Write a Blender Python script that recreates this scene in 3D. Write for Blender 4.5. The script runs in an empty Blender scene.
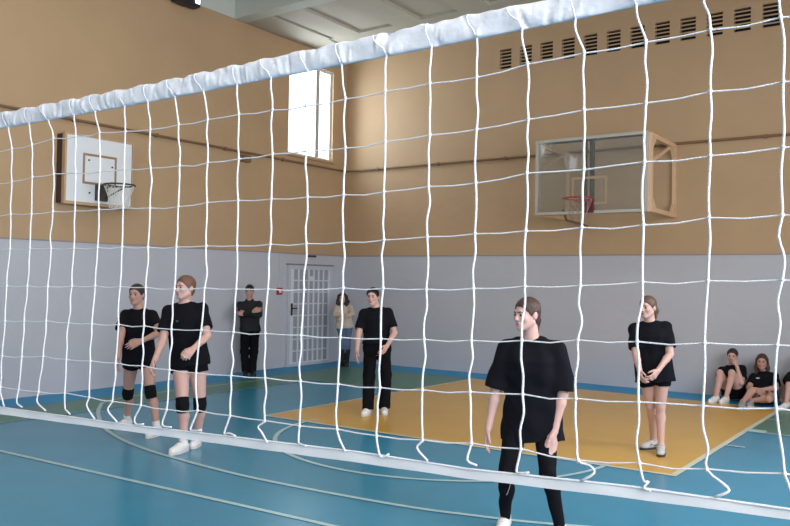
# School sports hall seen through a volleyball net.  Units: metres.
# X runs along the back wall, Y points away from the camera (back wall at Y = 0), Z is up.
import bpy, bmesh, math, json
import numpy as np
from mathutils import Vector, Matrix

PEOPLE = json.loads('''{"near":{"pelvis":[8.384,-8.16,0.843],"neck":[8.372,-8.168,1.365],"fwd":[0.243,-0.97,0.0],"head":[8.358,-8.215,1.535],"face":[-0.355,-0.933,-0.056],"SR":[8.202,-8.21,1.286],"SL":[8.545,-8.124,1.294],"ER":[8.159,-8.279,0.989],"EL":[8.607,-8.142,0.996],"WR":[8.137,-8.343,0.733],"WL":[8.576,-8.205,0.746],"HR":[8.303,-8.181,0.84],"HL":[8.465,-8.14,0.845],"KR":[8.297,-8.376,0.427],"KL":[8.557,-8.261,0.466],"AR":[8.218,-8.23,0.083],"AL":[8.622,-8.198,0.083],"TR":[0.243,-0.97,0.0],"TL":[0.33,-0.944,0.0],"s":0.982},"lefta":{"pelvis":[3.399,-7.752,0.854],"neck":[3.384,-7.763,1.393],"fwd":[0.447,-0.894,0.0],"head":[3.388,-7.797,1.55],"face":[0.447,-0.894,0.0],"SR":[3.241,-7.834,1.313],"SL":[3.531,-7.689,1.324],"ER":[3.374,-7.973,1.096],"EL":[3.745,-7.752,1.139],"WR":[3.448,-8.058,0.878],"WL":[3.74,-7.986,1.064],"HR":[3.324,-7.789,0.851],"HL":[3.474,-7.715,0.856],"KR":[3.179,-7.725,0.43],"KL":[3.596,-7.738,0.482],"AR":[2.981,-7.585,0.083],"AL":[3.639,-7.673,0.083],"TR":[0.196,-0.981,0.0],"TL":[0.287,-0.958,0.0],"s":0.982},"leftb":{"pelvis":[4.465,-7.943,0.931],"neck":[4.418,-7.977,1.494],"fwd":[0.507,-0.862,0.0],"head":[4.443,-7.996,1.647],"face":[0.05,-0.998,0.03],"SR":[4.273,-8.062,1.397],"SL":[4.576,-7.883,1.434],"ER":[4.339,-8.172,1.119],"EL":[4.721,-7.937,1.168],"WR":[4.416,-8.329,0.926],"WL":[4.783,-8.164,1.056],"HR":[4.389,-7.988,0.922],"HL":[4.541,-7.899,0.94],"KR":[4.526,-8.063,0.476],"KL":[4.549,-7.859,0.464],"AR":[4.501,-8.026,0.089],"AL":[4.377,-7.734,0.089],"TR":[0.196,-0.981,0.0],"TL":[0.53,-0.848,0.0],"s":1.041},"far":{"pelvis":[4.666,-5.019,0.882],"neck":[4.643,-5.036,1.402],"fwd":[0.507,-0.862,0.0],"head":[4.63,-5.081,1.539],"face":[0.345,-0.937,-0.049],"SR":[4.508,-5.115,1.319],"SL":[4.785,-4.952,1.337],"ER":[4.517,-5.223,1.053],"EL":[4.902,-4.963,1.074],"WR":[4.583,-5.332,0.845],"WL":[4.922,-5.15,0.919],"HR":[4.595,-5.061,0.878],"HL":[4.738,-4.977,0.887],"KR":[4.519,-4.987,0.49],"KL":[4.678,-4.836,0.504],"AR":[4.56,-5.05,0.083],"AL":[4.674,-4.841,0.083],"TR":[0.243,-0.97,0.0],"TL":[0.567,-0.824,0.0],"s":0.976},"right":{"pelvis":[8.258,-5.016,0.879],"neck":[8.216,-5.046,1.376],"fwd":[0.243,-0.97,0.0],"head":[8.208,-5.089,1.522],"face":[-0.242,-0.969,-0.058],"SR":[8.068,-5.08,1.288],"SL":[8.377,-5.003,1.318],"ER":[8.124,-5.183,1.026],"EL":[8.44,-5.085,1.051],"WR":[8.22,-5.344,0.873],"WL":[8.373,-5.255,0.892],"HR":[8.179,-5.036,0.871],"HL":[8.338,-4.996,0.887],"KR":[8.179,-4.87,0.48],"KL":[8.301,-4.925,0.489],"AR":[8.178,-4.753,0.083],"AL":[8.322,-4.964,0.083],"TR":[-0.447,-0.894,0.0],"TL":[0.243,-0.97,0.0],"s":0.971},"man":{"pelvis":[0.403,-3.148,0.829],"neck":[0.387,-3.159,1.343],"fwd":[0.684,-0.73,0.0],"head":[0.406,-3.182,1.516],"face":[0.613,-0.79,-0.0],"SR":[0.262,-3.276,1.264],"SL":[0.516,-3.039,1.277],"ER":[0.447,-3.418,1.1],"EL":[0.675,-3.187,1.094],"WR":[0.668,-3.342,1.159],"WL":[0.54,-3.386,1.111],"HR":[0.343,-3.204,0.826],"HL":[0.462,-3.092,0.832],"KR":[0.28,-3.154,0.407],"KL":[0.408,-3.042,0.408],"AR":[0.418,-3.252,0.082],"AL":[0.507,-3.167,0.082],"TR":[0.659,-0.753,0.0],"TL":[0.832,-0.555,0.0],"s":0.965},"girl":{"pelvis":[0.694,-0.803,0.788],"neck":[0.662,-0.826,1.243],"fwd":[0.507,-0.862,0.0],"head":[0.671,-0.856,1.376],"face":[0.502,-0.863,-0.05],"SR":[0.547,-0.893,1.164],"SL":[0.787,-0.752,1.187],"ER":[0.675,-1.088,1.038],"EL":[0.971,-0.899,1.065],"WR":[0.895,-1.136,1.028],"WL":[0.925,-1.109,0.999],"HR":[0.628,-0.842,0.782],"HL":[0.759,-0.765,0.795],"KR":[0.75,-0.894,0.433],"KL":[0.809,-0.84,0.433],"AR":[0.709,-0.866,0.076],"AL":[0.774,-0.802,0.077],"TR":[0.287,-0.958,0.0],"TL":[0.447,-0.894,0.0],"s":0.9},"sita":{"pelvis":[8.037,-0.36,0.11],"neck":[7.978,-0.27,0.531],"fwd":[-0.05,-0.999,0.0],"head":[7.99,-0.298,0.672],"face":[0.05,-0.998,-0.05],"SR":[7.839,-0.278,0.436],"SL":[8.138,-0.293,0.482],"ER":[7.737,-0.051,0.29],"EL":[8.167,-0.508,0.293],"WR":[7.741,-0.253,0.152],"WL":[8.1,-0.5,0.535],"HR":[7.955,-0.356,0.098],"HL":[8.119,-0.364,0.122],"KR":[7.876,-0.586,0.426],"KL":[8.052,-0.602,0.442],"AR":[7.868,-0.782,0.083],"AL":[7.999,-0.733,0.083],"TR":[-0.33,-0.944,0.0],"TL":[-0.243,-0.97,0.0],"s":0.976},"sitb":{"pelvis":[8.479,-0.42,0.11],"neck":[8.435,-0.27,0.46],"fwd":[0.0,-1.0,0.0],"head":[8.415,-0.321,0.621],"face":[0.099,-0.994,-0.05],"SR":[8.293,-0.299,0.373],"SL":[8.593,-0.299,0.411],"ER":[8.281,-0.55,0.232],"EL":[8.649,-0.542,0.266],"WR":[8.43,-0.744,0.222],"WL":[8.461,-0.694,0.234],"HR":[8.397,-0.42,0.1],"HL":[8.561,-0.42,0.12],"KR":[8.359,-0.729,0.214],"KL":[8.615,-0.876,0.139],"AR":[8.29,-0.992,0.083],"AL":[8.36,-0.802,0.083],"TR":[0.0,-1.0,0.0],"TL":[0.0,-1.0,0.0],"s":0.976},"sitc":{"pelvis":[8.997,-0.36,0.11],"neck":[8.938,-0.27,0.531],"fwd":[-0.05,-0.999,0.0],"head":[8.95,-0.298,0.672],"face":[0.05,-0.998,-0.05],"SR":[8.799,-0.278,0.436],"SL":[9.098,-0.293,0.482],"ER":[8.697,-0.051,0.29],"EL":[9.127,-0.508,0.293],"WR":[8.701,-0.253,0.152],"WL":[9.06,-0.5,0.535],"HR":[8.915,-0.356,0.098],"HL":[9.079,-0.364,0.122],"KR":[8.836,-0.586,0.426],"KL":[9.012,-0.602,0.442],"AR":[8.828,-0.782,0.083],"AL":[8.959,-0.733,0.083],"TR":[-0.33,-0.944,0.0],"TL":[-0.243,-0.97,0.0],"s":0.976}}''')
NET = json.loads('''{"O":[8.6333,-12.1014,2.1063],"U":[0.99922,0.03274,0.02201],"tab":[[[-0.0287,0.0785],[0.0737,0.0754],[0.1656,0.0712],[0.2837,0.0713],[0.3738,0.0707],[0.4956,0.0783],[0.5836,0.0765],[0.6799,0.0664],[0.7773,0.0667],[0.8875,0.0649],[0.9902,0.061],[1.093,0.0734],[1.1825,0.0614],[1.2948,0.065],[1.3969,0.069],[1.493,0.0684],[1.5834,0.0783],[1.6816,0.0675],[1.784,0.0696],[1.8883,0.0735],[1.9901,0.0757]],[[-0.0047,0.0123],[0.0948,0.0136],[0.1942,0.021],[0.2958,0.0149],[0.3965,0.0143],[0.5007,0.0057],[0.5962,-0.0006],[0.6979,-0.0002],[0.7965,0.0001],[0.8958,-0.0002],[0.9968,-0.0036],[1.0924,-0.0067],[1.1952,-0.0058],[1.2931,-0.0042],[1.3953,-0.0035],[1.495,-0.0069],[1.5946,0.0018],[1.6977,0.0038],[1.8008,0.0042],[1.8992,0.006],[1.9975,0.0063]],[[0.0026,-0.0829],[0.103,-0.078],[0.2043,-0.0777],[0.3024,-0.0834],[0.4055,-0.0881],[0.503,-0.091],[0.6027,-0.0963],[0.7066,-0.0994],[0.8015,-0.1006],[0.9005,-0.101],[1.001,-0.1001],[1.0962,-0.1026],[1.1989,-0.107],[1.2964,-0.104],[1.3983,-0.1024],[1.4975,-0.1029],[1.5987,-0.0967],[1.6995,-0.093],[1.8024,-0.095],[1.9004,-0.0903],[2.0017,-0.09]],[[0.0038,-0.1763],[0.1073,-0.1819],[0.207,-0.1808],[0.3061,-0.1848],[0.4068,-0.1866],[0.5042,-0.1884],[0.6061,-0.1944],[0.7073,-0.197],[0.8039,-0.1933],[0.9028,-0.1949],[1.0023,-0.198],[1.1029,-0.2004],[1.1978,-0.2022],[1.2966,-0.203],[1.3983,-0.2001],[1.4983,-0.2011],[1.5983,-0.1912],[1.7015,-0.194],[1.8016,-0.1899],[1.9017,-0.1899],[2.0026,-0.1872]],[[0.0085,-0.2767],[0.1072,-0.2782],[0.2059,-0.2812],[0.3084,-0.283],[0.4077,-0.2852],[0.5058,-0.2865],[0.6045,-0.29],[0.7052,-0.2927],[0.8056,-0.2935],[0.9044,-0.2967],[1.0034,-0.2961],[1.1041,-0.298],[1.2013,-0.298],[1.2998,-0.2975],[1.3983,-0.2951],[1.4989,-0.2935],[1.5982,-0.2926],[1.6993,-0.291],[1.8016,-0.2916],[1.9009,-0.2849],[2.0024,-0.2863]],[[-0.0005,-0.3821],[0.1019,-0.3825],[0.1981,-0.3843],[0.3065,-0.3833],[0.4042,-0.3837],[0.5041,-0.3858],[0.6013,-0.3879],[0.7046,-0.3919],[0.8059,-0.3898],[0.9059,-0.3923],[1.0007,-0.3925],[1.1014,-0.3943],[1.2037,-0.3908],[1.3008,-0.392],[1.3991,-0.3939],[1.4989,-0.3925],[1.5987,-0.3889],[1.6986,-0.3882],[1.8015,-0.3827],[1.9007,-0.3816],[2.0033,-0.3809]],[[-0.0003,-0.4818],[0.0933,-0.4799],[0.1974,-0.4778],[0.2974,-0.481],[0.3968,-0.4809],[0.504,-0.4802],[0.6008,-0.4816],[0.699,-0.4875],[0.7997,-0.486],[0.9021,-0.4877],[0.9968,-0.4884],[1.0977,-0.489],[1.1998,-0.4903],[1.2989,-0.4897],[1.3973,-0.4879],[1.4969,-0.4862],[1.5952,-0.4828],[1.6961,-0.4786],[1.7945,-0.4778],[1.897,-0.4764],[1.9976,-0.4756]],[[-0.0082,-0.5816],[0.0901,-0.5799],[0.1905,-0.574],[0.2945,-0.578],[0.3968,-0.5762],[0.4982,-0.5773],[0.599,-0.5783],[0.6972,-0.5828],[0.7879,-0.5847],[0.8992,-0.5844],[1.0009,-0.5833],[1.0997,-0.5846],[1.1975,-0.5839],[1.3,-0.5841],[1.396,-0.5819],[1.4968,-0.5786],[1.5991,-0.5754],[1.6945,-0.5756],[1.7983,-0.5734],[1.8959,-0.5719],[1.9971,-0.5674]],[[-0.0089,-0.6696],[0.081,-0.6719],[0.1762,-0.6708],[0.2939,-0.6652],[0.3975,-0.6694],[0.4911,-0.6722],[0.5997,-0.6735],[0.6925,-0.676],[0.7966,-0.6698],[0.9,-0.6725],[1.0032,-0.6744],[1.1007,-0.6764],[1.1988,-0.6738],[1.2949,-0.6771],[1.3988,-0.6745],[1.5017,-0.6698],[1.5979,-0.6694],[1.7009,-0.6767],[1.8015,-0.6692],[1.9023,-0.6662],[2.009,-0.6598]]],"ends":[[[0.0002,-0.6888],[0.0207,-0.7252]],[[0.0813,-0.7079],[0.1079,-0.7196]],[[0.1783,-0.7004],[0.2188,-0.72]],[[0.298,-0.7068],[0.3114,-0.7122],[0.3266,-0.7201]],[[0.3949,-0.6938],[0.4297,-0.7239]],[[0.48,-0.697],[0.5188,-0.7233]],[[0.5794,-0.7081],[0.5906,-0.7216],[0.6181,-0.719]],[[0.6799,-0.7077],[0.6895,-0.7171],[0.7163,-0.7169]],[[0.7764,-0.7144],[0.7915,-0.7177],[0.8168,-0.7141]],[[0.8842,-0.7153],[0.9026,-0.7124],[0.9241,-0.7168]],[[0.9854,-0.6908],[1.0013,-0.7027],[1.0176,-0.7222]],[[1.0994,-0.7107],[1.1095,-0.7145],[1.124,-0.7171]],[[1.2099,-0.6959],[1.2244,-0.7171]],[[1.3087,-0.7176],[1.3281,-0.7102]],[[1.3901,-0.6921],[1.4145,-0.7133]],[[1.4965,-0.7018],[1.5162,-0.7091]],[[1.5904,-0.7097],[1.6017,-0.7117],[1.6159,-0.7092]],[[1.7201,-0.6853],[1.7298,-0.6955],[1.7071,-0.7122]],[[1.8083,-0.699],[1.816,-0.6986],[1.81,-0.7088],[1.8209,-0.712]],[[1.9325,-0.6921],[1.9311,-0.6996],[1.9155,-0.7078]],[[2.0117,-0.6684],[2.0222,-0.6953]]],"B":[[[-0.012,-0.7273],[0.5209,-0.7256],[0.9303,-0.7184],[1.255,-0.7137],[1.4989,-0.7169],[1.7863,-0.7086],[2.0146,-0.7102]],[[-0.0105,-0.7461],[0.5218,-0.7402],[0.9311,-0.7365],[1.2557,-0.7334],[1.4993,-0.733],[1.7866,-0.7262],[2.0148,-0.7234]],[[-0.0795,0.1233],[0.5476,0.1126],[1.4972,0.1103],[1.6516,0.1069]],[[-0.076,0.0789],[0.5501,0.07],[1.4984,0.065],[1.69,0.0651],[1.7894,0.0668]]]}''')
CAM = json.loads('''{"loc": [10.844345027427984, -13.307096629993644, 1.76], "r": [0.8141680003673445, 0.5803909032978799, 0.016639307284584674], "u": [-0.001173283704170183, -0.027012783645167904, 0.9996343996307293], "f": [-0.5806281861769969, 0.8138898628738476, 0.021311980855854045], "F": 791.9354353270991}''')
COL = bpy.context.scene.collection
LP = dict(win=190., corner=330., side=70., ceil=50., world=4., exp=-.12)   # light levels
rng = np.random.default_rng(7)

# ------------------------------------------------------------------ helpers
def lin(c):
    return tuple((v / 255 / 12.92 if v / 255 <= .04045 else ((v / 255 + .055) / 1.055) ** 2.4) for v in c) + (1.0,)

def mat(name, rgb, rough=.6, var=.0, scale=6., metal=0., bump=0., bscale=60., spec=.5, detail=3.):
    m = bpy.data.materials.new(name); m.use_nodes = True
    nt = m.node_tree; b = nt.nodes['Principled BSDF']
    b.inputs['Roughness'].default_value = rough; b.inputs['Metallic'].default_value = metal
    b.inputs['Specular IOR Level'].default_value = spec
    c = lin(rgb); b.inputs['Base Color'].default_value = c
    tc = nt.nodes.new('ShaderNodeTexCoord')
    n = nt.nodes.new('ShaderNodeTexNoise'); n.inputs['Scale'].default_value = scale; n.inputs['Detail'].default_value = detail
    nt.links.new(tc.outputs['Object'], n.inputs['Vector'])
    r = nt.nodes.new('ShaderNodeMix'); r.data_type = 'RGBA'
    v = max(var, .02)
    r.inputs[6].default_value = tuple(x * (1 - v) for x in c[:3]) + (1,)
    r.inputs[7].default_value = tuple(min(1, x * (1 + v)) for x in c[:3]) + (1,)
    nt.links.new(n.outputs['Fac'], r.inputs[0]); nt.links.new(r.outputs[2], b.inputs['Base Color'])
    if bump:
        n2 = nt.nodes.new('ShaderNodeTexNoise'); n2.inputs['Scale'].default_value = bscale
        nt.links.new(tc.outputs['Object'], n2.inputs['Vector'])
        bp = nt.nodes.new('ShaderNodeBump'); bp.inputs['Strength'].default_value = bump; bp.inputs['Distance'].default_value = .01
        nt.links.new(n2.outputs['Fac'], bp.inputs['Height']); nt.links.new(bp.outputs['Normal'], b.inputs['Normal'])
    return m

def tag(o, label=None, cat=None, group=None, kind=None):
    if label: o['label'] = label
    if cat: o['category'] = cat
    if group: o['group'] = group
    if kind: o['kind'] = kind
    return o

def thing(name, loc, label, cat, group=None):
    o = bpy.data.objects.new(name, None); o.empty_display_size = .1
    COL.objects.link(o); o.location = loc
    return tag(o, label, cat, group)

def origin(parent):
    q = np.zeros(3)
    while parent is not None:
        q = q + np.array(parent.location); parent = parent.parent
    return q

def mesh_obj(name, verts, faces, m, parent=None, smooth=False, mats=None, midx=None):
    """link ONE mesh object; verts are world coordinates"""
    v = np.asarray(verts, float)
    if parent is not None: v = v - origin(parent)
    me = bpy.data.meshes.new(name)
    if isinstance(faces, np.ndarray):
        nf, k = faces.shape
        me.vertices.add(len(v)); me.vertices.foreach_set('co', v.astype(np.float32).ravel())
        me.loops.add(nf * k); me.loops.foreach_set('vertex_index', faces.astype(np.int32).ravel())
        me.polygons.add(nf); me.polygons.foreach_set('loop_start', np.arange(0, nf * k, k, dtype=np.int32))
        me.update(calc_edges=True)
    else:
        me.from_pydata([tuple(x) for x in v], [], [tuple(f) for f in faces])
    for q in (mats or [m]): me.materials.append(q)
    if midx is not None: me.polygons.foreach_set('material_index', np.asarray(midx, np.int32))
    me.polygons.foreach_set('use_smooth', np.full(len(me.polygons), bool(smooth)))
    me.update()
    o = bpy.data.objects.new(name, me); COL.objects.link(o)
    if parent is not None: o.parent = parent
    return o

class MB:
    """collects boxes, prisms, tubes and revolved shapes into one mesh"""
    def __init__(s): s.v = []; s.f = []
    def add(s, v, f):
        b = len(s.v); s.v += [tuple(map(float, q)) for q in v]; s.f += [tuple(i + b for i in q) for q in f]; return s
    def box(s, x0, x1, y0, y1, z0, z1, bev=0.):
        bm = bmesh.new(); bmesh.ops.create_cube(bm, size=1)
        for q in bm.verts: q.co = Vector(((x0 + x1) / 2 + q.co.x * (x1 - x0), (y0 + y1) / 2 + q.co.y * (y1 - y0), (z0 + z1) / 2 + q.co.z * (z1 - z0)))
        if bev: bmesh.ops.bevel(bm, geom=bm.edges[:], offset=bev, segments=2, affect='EDGES', profile=.5)
        bm.verts.index_update(); s.add([q.co for q in bm.verts], [[q.index for q in f.verts] for f in bm.faces]); bm.free(); return s
    def tube(s, pts, r, n=8, closed=False, cap=True):
        P = np.asarray(pts, float); N = len(P)
        rr = np.full(N, r) if np.isscalar(r) else np.asarray(r)
        T = np.roll(P, -1, 0) - np.roll(P, 1, 0) if closed else np.gradient(P, axis=0)
        T /= np.linalg.norm(T, axis=1)[:, None] + 1e-12
        a = np.array([0, 0, 1.]) if abs(T[0, 2]) < .9 else np.array([1., 0, 0])
        u = np.cross(T[0], a); u /= np.linalg.norm(u); V = []
        for i in range(N):
            u = u - T[i] * (u @ T[i]); u /= np.linalg.norm(u); w = np.cross(T[i], u)
            for k in range(n):
                t = 2 * math.pi * k / n; V.append(P[i] + rr[i] * (math.cos(t) * u + math.sin(t) * w))
        F = []
        for i in range(N if closed else N - 1):
            j = (i + 1) % N
            for k in range(n):
                l = (k + 1) % n; F.append((i * n + k, i * n + l, j * n + l, j * n + k))
        if cap and not closed:
            F.append(tuple(range(n))[::-1]); F.append(tuple((N - 1) * n + k for k in range(n)))
        return s.add(V, F)
    def prism(s, poly, axis, a, b):
        """extrude a closed 2D polygon (in the two other axes, cyclic order) from a to b along axis"""
        n = len(poly); V = []
        for c in (a, b):
            for (p, q) in poly:
                w = [0, 0, 0]; w[axis] = c; w[(axis + 1) % 3] = p; w[(axis + 2) % 3] = q; V.append(w)
        F = [tuple(range(n))[::-1], tuple(range(n, 2 * n))] + [(i, (i + 1) % n, n + (i + 1) % n, n + i) for i in range(n)]
        return s.add(V, F)
    def ring(s, outer, inner, axis, a, b):
        """frame between two polygons with the same number of corners"""
        n = len(outer); V = []
        for c in (a, b):
            for poly in (outer, inner):
                for (p, q) in poly:
                    w = [0, 0, 0]; w[axis] = c; w[(axis + 1) % 3] = p; w[(axis + 2) % 3] = q; V.append(w)
        F = []
        for i in range(n):
            j = (i + 1) % n
            F += [(i, n + i, n + j, j), (2 * n + i, 2 * n + j, 3 * n + j, 3 * n + i), (i, j, 2 * n + j, 2 * n + i), (n + i, 3 * n + i, 3 * n + j, n + j)]
        return s.add(V, F)
    def build(s, name, m, parent=None, smooth=False, mats=None, midx=None):
        bm = bmesh.new(); vs = [bm.verts.new(q) for q in s.v]
        for f in s.f:
            try: bm.faces.new([vs[i] for i in f])
            except ValueError: pass
        bmesh.ops.recalc_face_normals(bm, faces=bm.faces[:]); bm.verts.index_update()
        v = [tuple(q.co) for q in bm.verts]; f = [[q.index for q in w.verts] for w in bm.faces]; bm.free()
        return mesh_obj(name, v, f, m, parent, smooth, mats, midx)

def catmull(P, n=4):
    P = np.asarray(P, float); Q = np.vstack([2 * P[0] - P[1], P, 2 * P[-1] - P[-2]]); out = []
    for i in range(1, len(Q) - 2):
        for t in np.arange(n) / n:
            a, b, c, d = Q[i - 1:i + 3]
            out.append(.5 * (2 * b + (c - a) * t + (2 * a - 5 * b + 4 * c - d) * t * t + (3 * b - a - 3 * c + d) * t ** 3))
    out.append(P[-1]); return np.array(out)

# ------------------------------------------------------------------ materials
M = {}
M['tan'] = (184, 154, 121); M['lilac'] = (187, 188, 198)
def wall_paint():
    m = bpy.data.materials.new('two_tone_wall_paint'); m.use_nodes = True; nt = m.node_tree; b = nt.nodes['Principled BSDF']
    L = nt.links.new; N = nt.nodes.new
    geo = N('ShaderNodeNewGeometry'); sep = N('ShaderNodeSeparateXYZ'); L(geo.outputs['Position'], sep.inputs[0])
    nz = N('ShaderNodeTexNoise'); nz.inputs['Scale'].default_value = 1.1; nz.inputs['Detail'].default_value = 5; L(geo.outputs['Position'], nz.inputs['Vector'])
    st = N('ShaderNodeMath'); st.operation = 'GREATER_THAN'; L(sep.outputs['Z'], st.inputs[0]); st.inputs[1].default_value = 2.25
    def two(c, v):
        c = lin(c); r = N('ShaderNodeMix'); r.data_type = 'RGBA'
        r.inputs[6].default_value = tuple(x * (1 - v) for x in c[:3]) + (1,); r.inputs[7].default_value = tuple(x * (1 + v) for x in c[:3]) + (1,)
        L(nz.outputs['Fac'], r.inputs[0]); return r.outputs[2]
    mx = N('ShaderNodeMix'); mx.data_type = 'RGBA'; L(st.outputs[0], mx.inputs[0]); L(two(M['lilac'], .05), mx.inputs[6]); L(two(M['tan'], .10), mx.inputs[7])
    L(mx.outputs[2], b.inputs['Base Color']); b.inputs['Roughness'].default_value = .62; b.inputs['Specular IOR Level'].default_value = .35
    n2 = N('ShaderNodeTexNoise'); n2.inputs['Scale'].default_value = 7; n2.inputs['Detail'].default_value = 6; L(geo.outputs['Position'], n2.inputs['Vector'])
    bp = N('ShaderNodeBump'); bp.inputs['Strength'].default_value = .25; bp.inputs['Distance'].default_value = .02
    L(n2.outputs['Fac'], bp.inputs['Height']); L(bp.outputs['Normal'], b.inputs['Normal'])
    return m
M['wall'] = wall_paint()
M['tanpaint'] = mat('tan_paint', (178, 149, 117), .6, .05)
M['ceil'] = mat('ceiling_whitewash', (182, 176, 163), .8, .06, 2)
M['beam'] = mat('beam_whitewash', (196, 200, 193), .8, .05, 2)
M['blue'] = mat('blue_floor_paint', (50, 136, 170), .24, .10, 1.6, spec=.45, bump=.05, bscale=5)
M['stripe'] = mat('deep_blue_floor_paint', (14, 138, 190), .45, .08, 2, spec=.3)
M['green'] = mat('green_floor_paint', (66, 118, 98), .32, .12, 2, spec=.45)
M['yellow'] = mat('yellow_floor_paint', (206, 160, 68), .30, .09, 2.2, spec=.45, bump=.05, bscale=5)
M['line'] = mat('white_line_paint', (170, 200, 205), .4, .06, 3)
M['linewarm'] = mat('worn_white_line_paint', (205, 205, 185), .4, .08, 3)
M['linedim'] = mat('faded_line_paint', (110, 160, 160), .4, .08, 3)
M['white'] = mat('white_gloss_paint', (225, 228, 232), .4, .03)
M['whitecord'] = mat('white_nylon_cord', (200, 200, 203), .65, .04, 40, bump=.4, bscale=350)
M['greycord'] = mat('pale_grey_cord', (226, 224, 220), .7, .04, 40, bump=.4, bscale=350)
M['hoopcord'] = mat('worn_grey_cord', (150, 132, 120), .8, .1, 40)
M['tape'] = mat('white_vinyl_tape', (196, 199, 207), .45, .07, 14, bump=.35, bscale=38)
M['black'] = mat('black_cotton', (17, 17, 24), .9, .10, 30, bump=.25, bscale=45, spec=.15)
M['black2'] = mat('black_jersey', (15, 15, 21), .88, .10, 25, bump=.2, bscale=60, spec=.15)
M['charcoal'] = mat('charcoal_jacket', (36, 36, 40), .8, .10, 25, bump=.3, bscale=30, spec=.25)
M['pad'] = mat('black_knee_pad', (14, 14, 17), .9, .08, 40, bump=.3, bscale=90, spec=.2)
M['skin'] = mat('skin', (203, 162, 152), .55, .05, 18, spec=.35)
M['skintan'] = mat('warm_skin', (190, 148, 135), .55, .05, 18, spec=.35)
M['lips'] = mat('lips', (176, 104, 104), .5, .03)
M['eyewhite'] = mat('eye_white', (150, 138, 134), .35, .02)
M['iris'] = mat('dark_iris', (40, 28, 24), .3, .02)
M['brow'] = mat('eyebrow_hair', (74, 52, 44), .8, .05)
for k, c in dict(brown=(68, 44, 38), auburn=(112, 76, 60), dark=(40, 30, 28), black=(24, 21, 22), mid=(96, 72, 60)).items():
    hm_ = M['hair_' + k] = mat('hair_' + k, c, .45, .55, 1., bump=.6, bscale=1., spec=.45)
    nt_ = hm_.node_tree; mp_ = nt_.nodes.new('ShaderNodeMapping'); mp_.inputs['Scale'].default_value = (28, 28, 150)     # strands combed back
    tc_ = [n for n in nt_.nodes if n.type == 'TEX_COORD'][0]; nt_.links.new(tc_.outputs['Object'], mp_.inputs['Vector'])
    for n in [n for n in nt_.nodes if n.type == 'TEX_NOISE']: nt_.links.new(mp_.outputs['Vector'], n.inputs['Vector'])
M['shoewhite'] = mat('white_trainer_leather', (226, 224, 224), .55, .05, 20)
M['shoegrey'] = mat('grey_trainer_mesh', (150, 148, 150), .7, .12, 30)
M['shoegrey2'] = mat('pale_grey_trainer', (186, 184, 186), .6, .15, 40)
M['sole'] = mat('white_rubber_sole', (206, 204, 204), .6, .04)
M['soledark'] = mat('dark_rubber_sole', (52, 50, 52), .7, .05)
M['lace'] = mat('shoe_laces', (120, 118, 122), .8, .05)
M['shoeblack'] = mat('black_shoe', (22, 22, 24), .5, .06)
M['sock'] = mat('white_sock', (225, 222, 222), .9, .04, 40)
M['cream'] = mat('cream_knit', (200, 186, 172), .95, .12, 22, bump=.6, bscale=60, spec=.2)
M['jeans'] = mat('blue_denim', (92, 108, 136), .9, .12, 20, bump=.2, bscale=80, spec=.2)
M['khaki'] = mat('khaki_cotton', (150, 128, 106), .9, .06, 20, bump=.2, bscale=50)
M['wood'] = mat('varnished_wood', (192, 160, 128), .5, .10, 5)
M['peach'] = mat('peach_painted_steel', (214, 178, 144), .5, .05, 6)
M['darkwood'] = mat('dark_wood', (70, 52, 42), .7, .1, 5)
M['steel'] = mat('grey_steel', (176, 174, 168), .45, .05, 8)
M['darksteel'] = mat('dark_steel', (74, 66, 62), .5, .08, 8, metal=.3)
M['redsteel'] = mat('red_painted_steel', (158, 42, 44), .45, .08, 8)
M['maroon'] = mat('dark_red_bracket', (96, 34, 40), .5, .08, 8)
M['brownline'] = mat('brown_painted_line', (158, 126, 100), .6, .05)
M['doorgrey'] = mat('grey_door_leaf', (156, 160, 172), .5, .06, 4)
M['grille'] = mat('white_grille_paint', (212, 216, 224), .5, .03)
M['doorframe'] = mat('door_frame_paint', (188, 192, 202), .5, .03)
M['void'] = mat('dark_vent_void', (24, 20, 20), .9, .05)
M['red'] = mat('red_plastic', (170, 44, 50), .4, .03)
M['dark'] = mat('dark_plastic', (30, 32, 38), .45, .03)
M['pipe'] = mat('brown_tan_pipe_paint', (126, 98, 72), .5, .06, 5)
M['print'] = mat('pale_print', (190, 190, 190), .7, .02)
M['greenprint'] = mat('green_print', (60, 84, 74), .7, .02)

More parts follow.
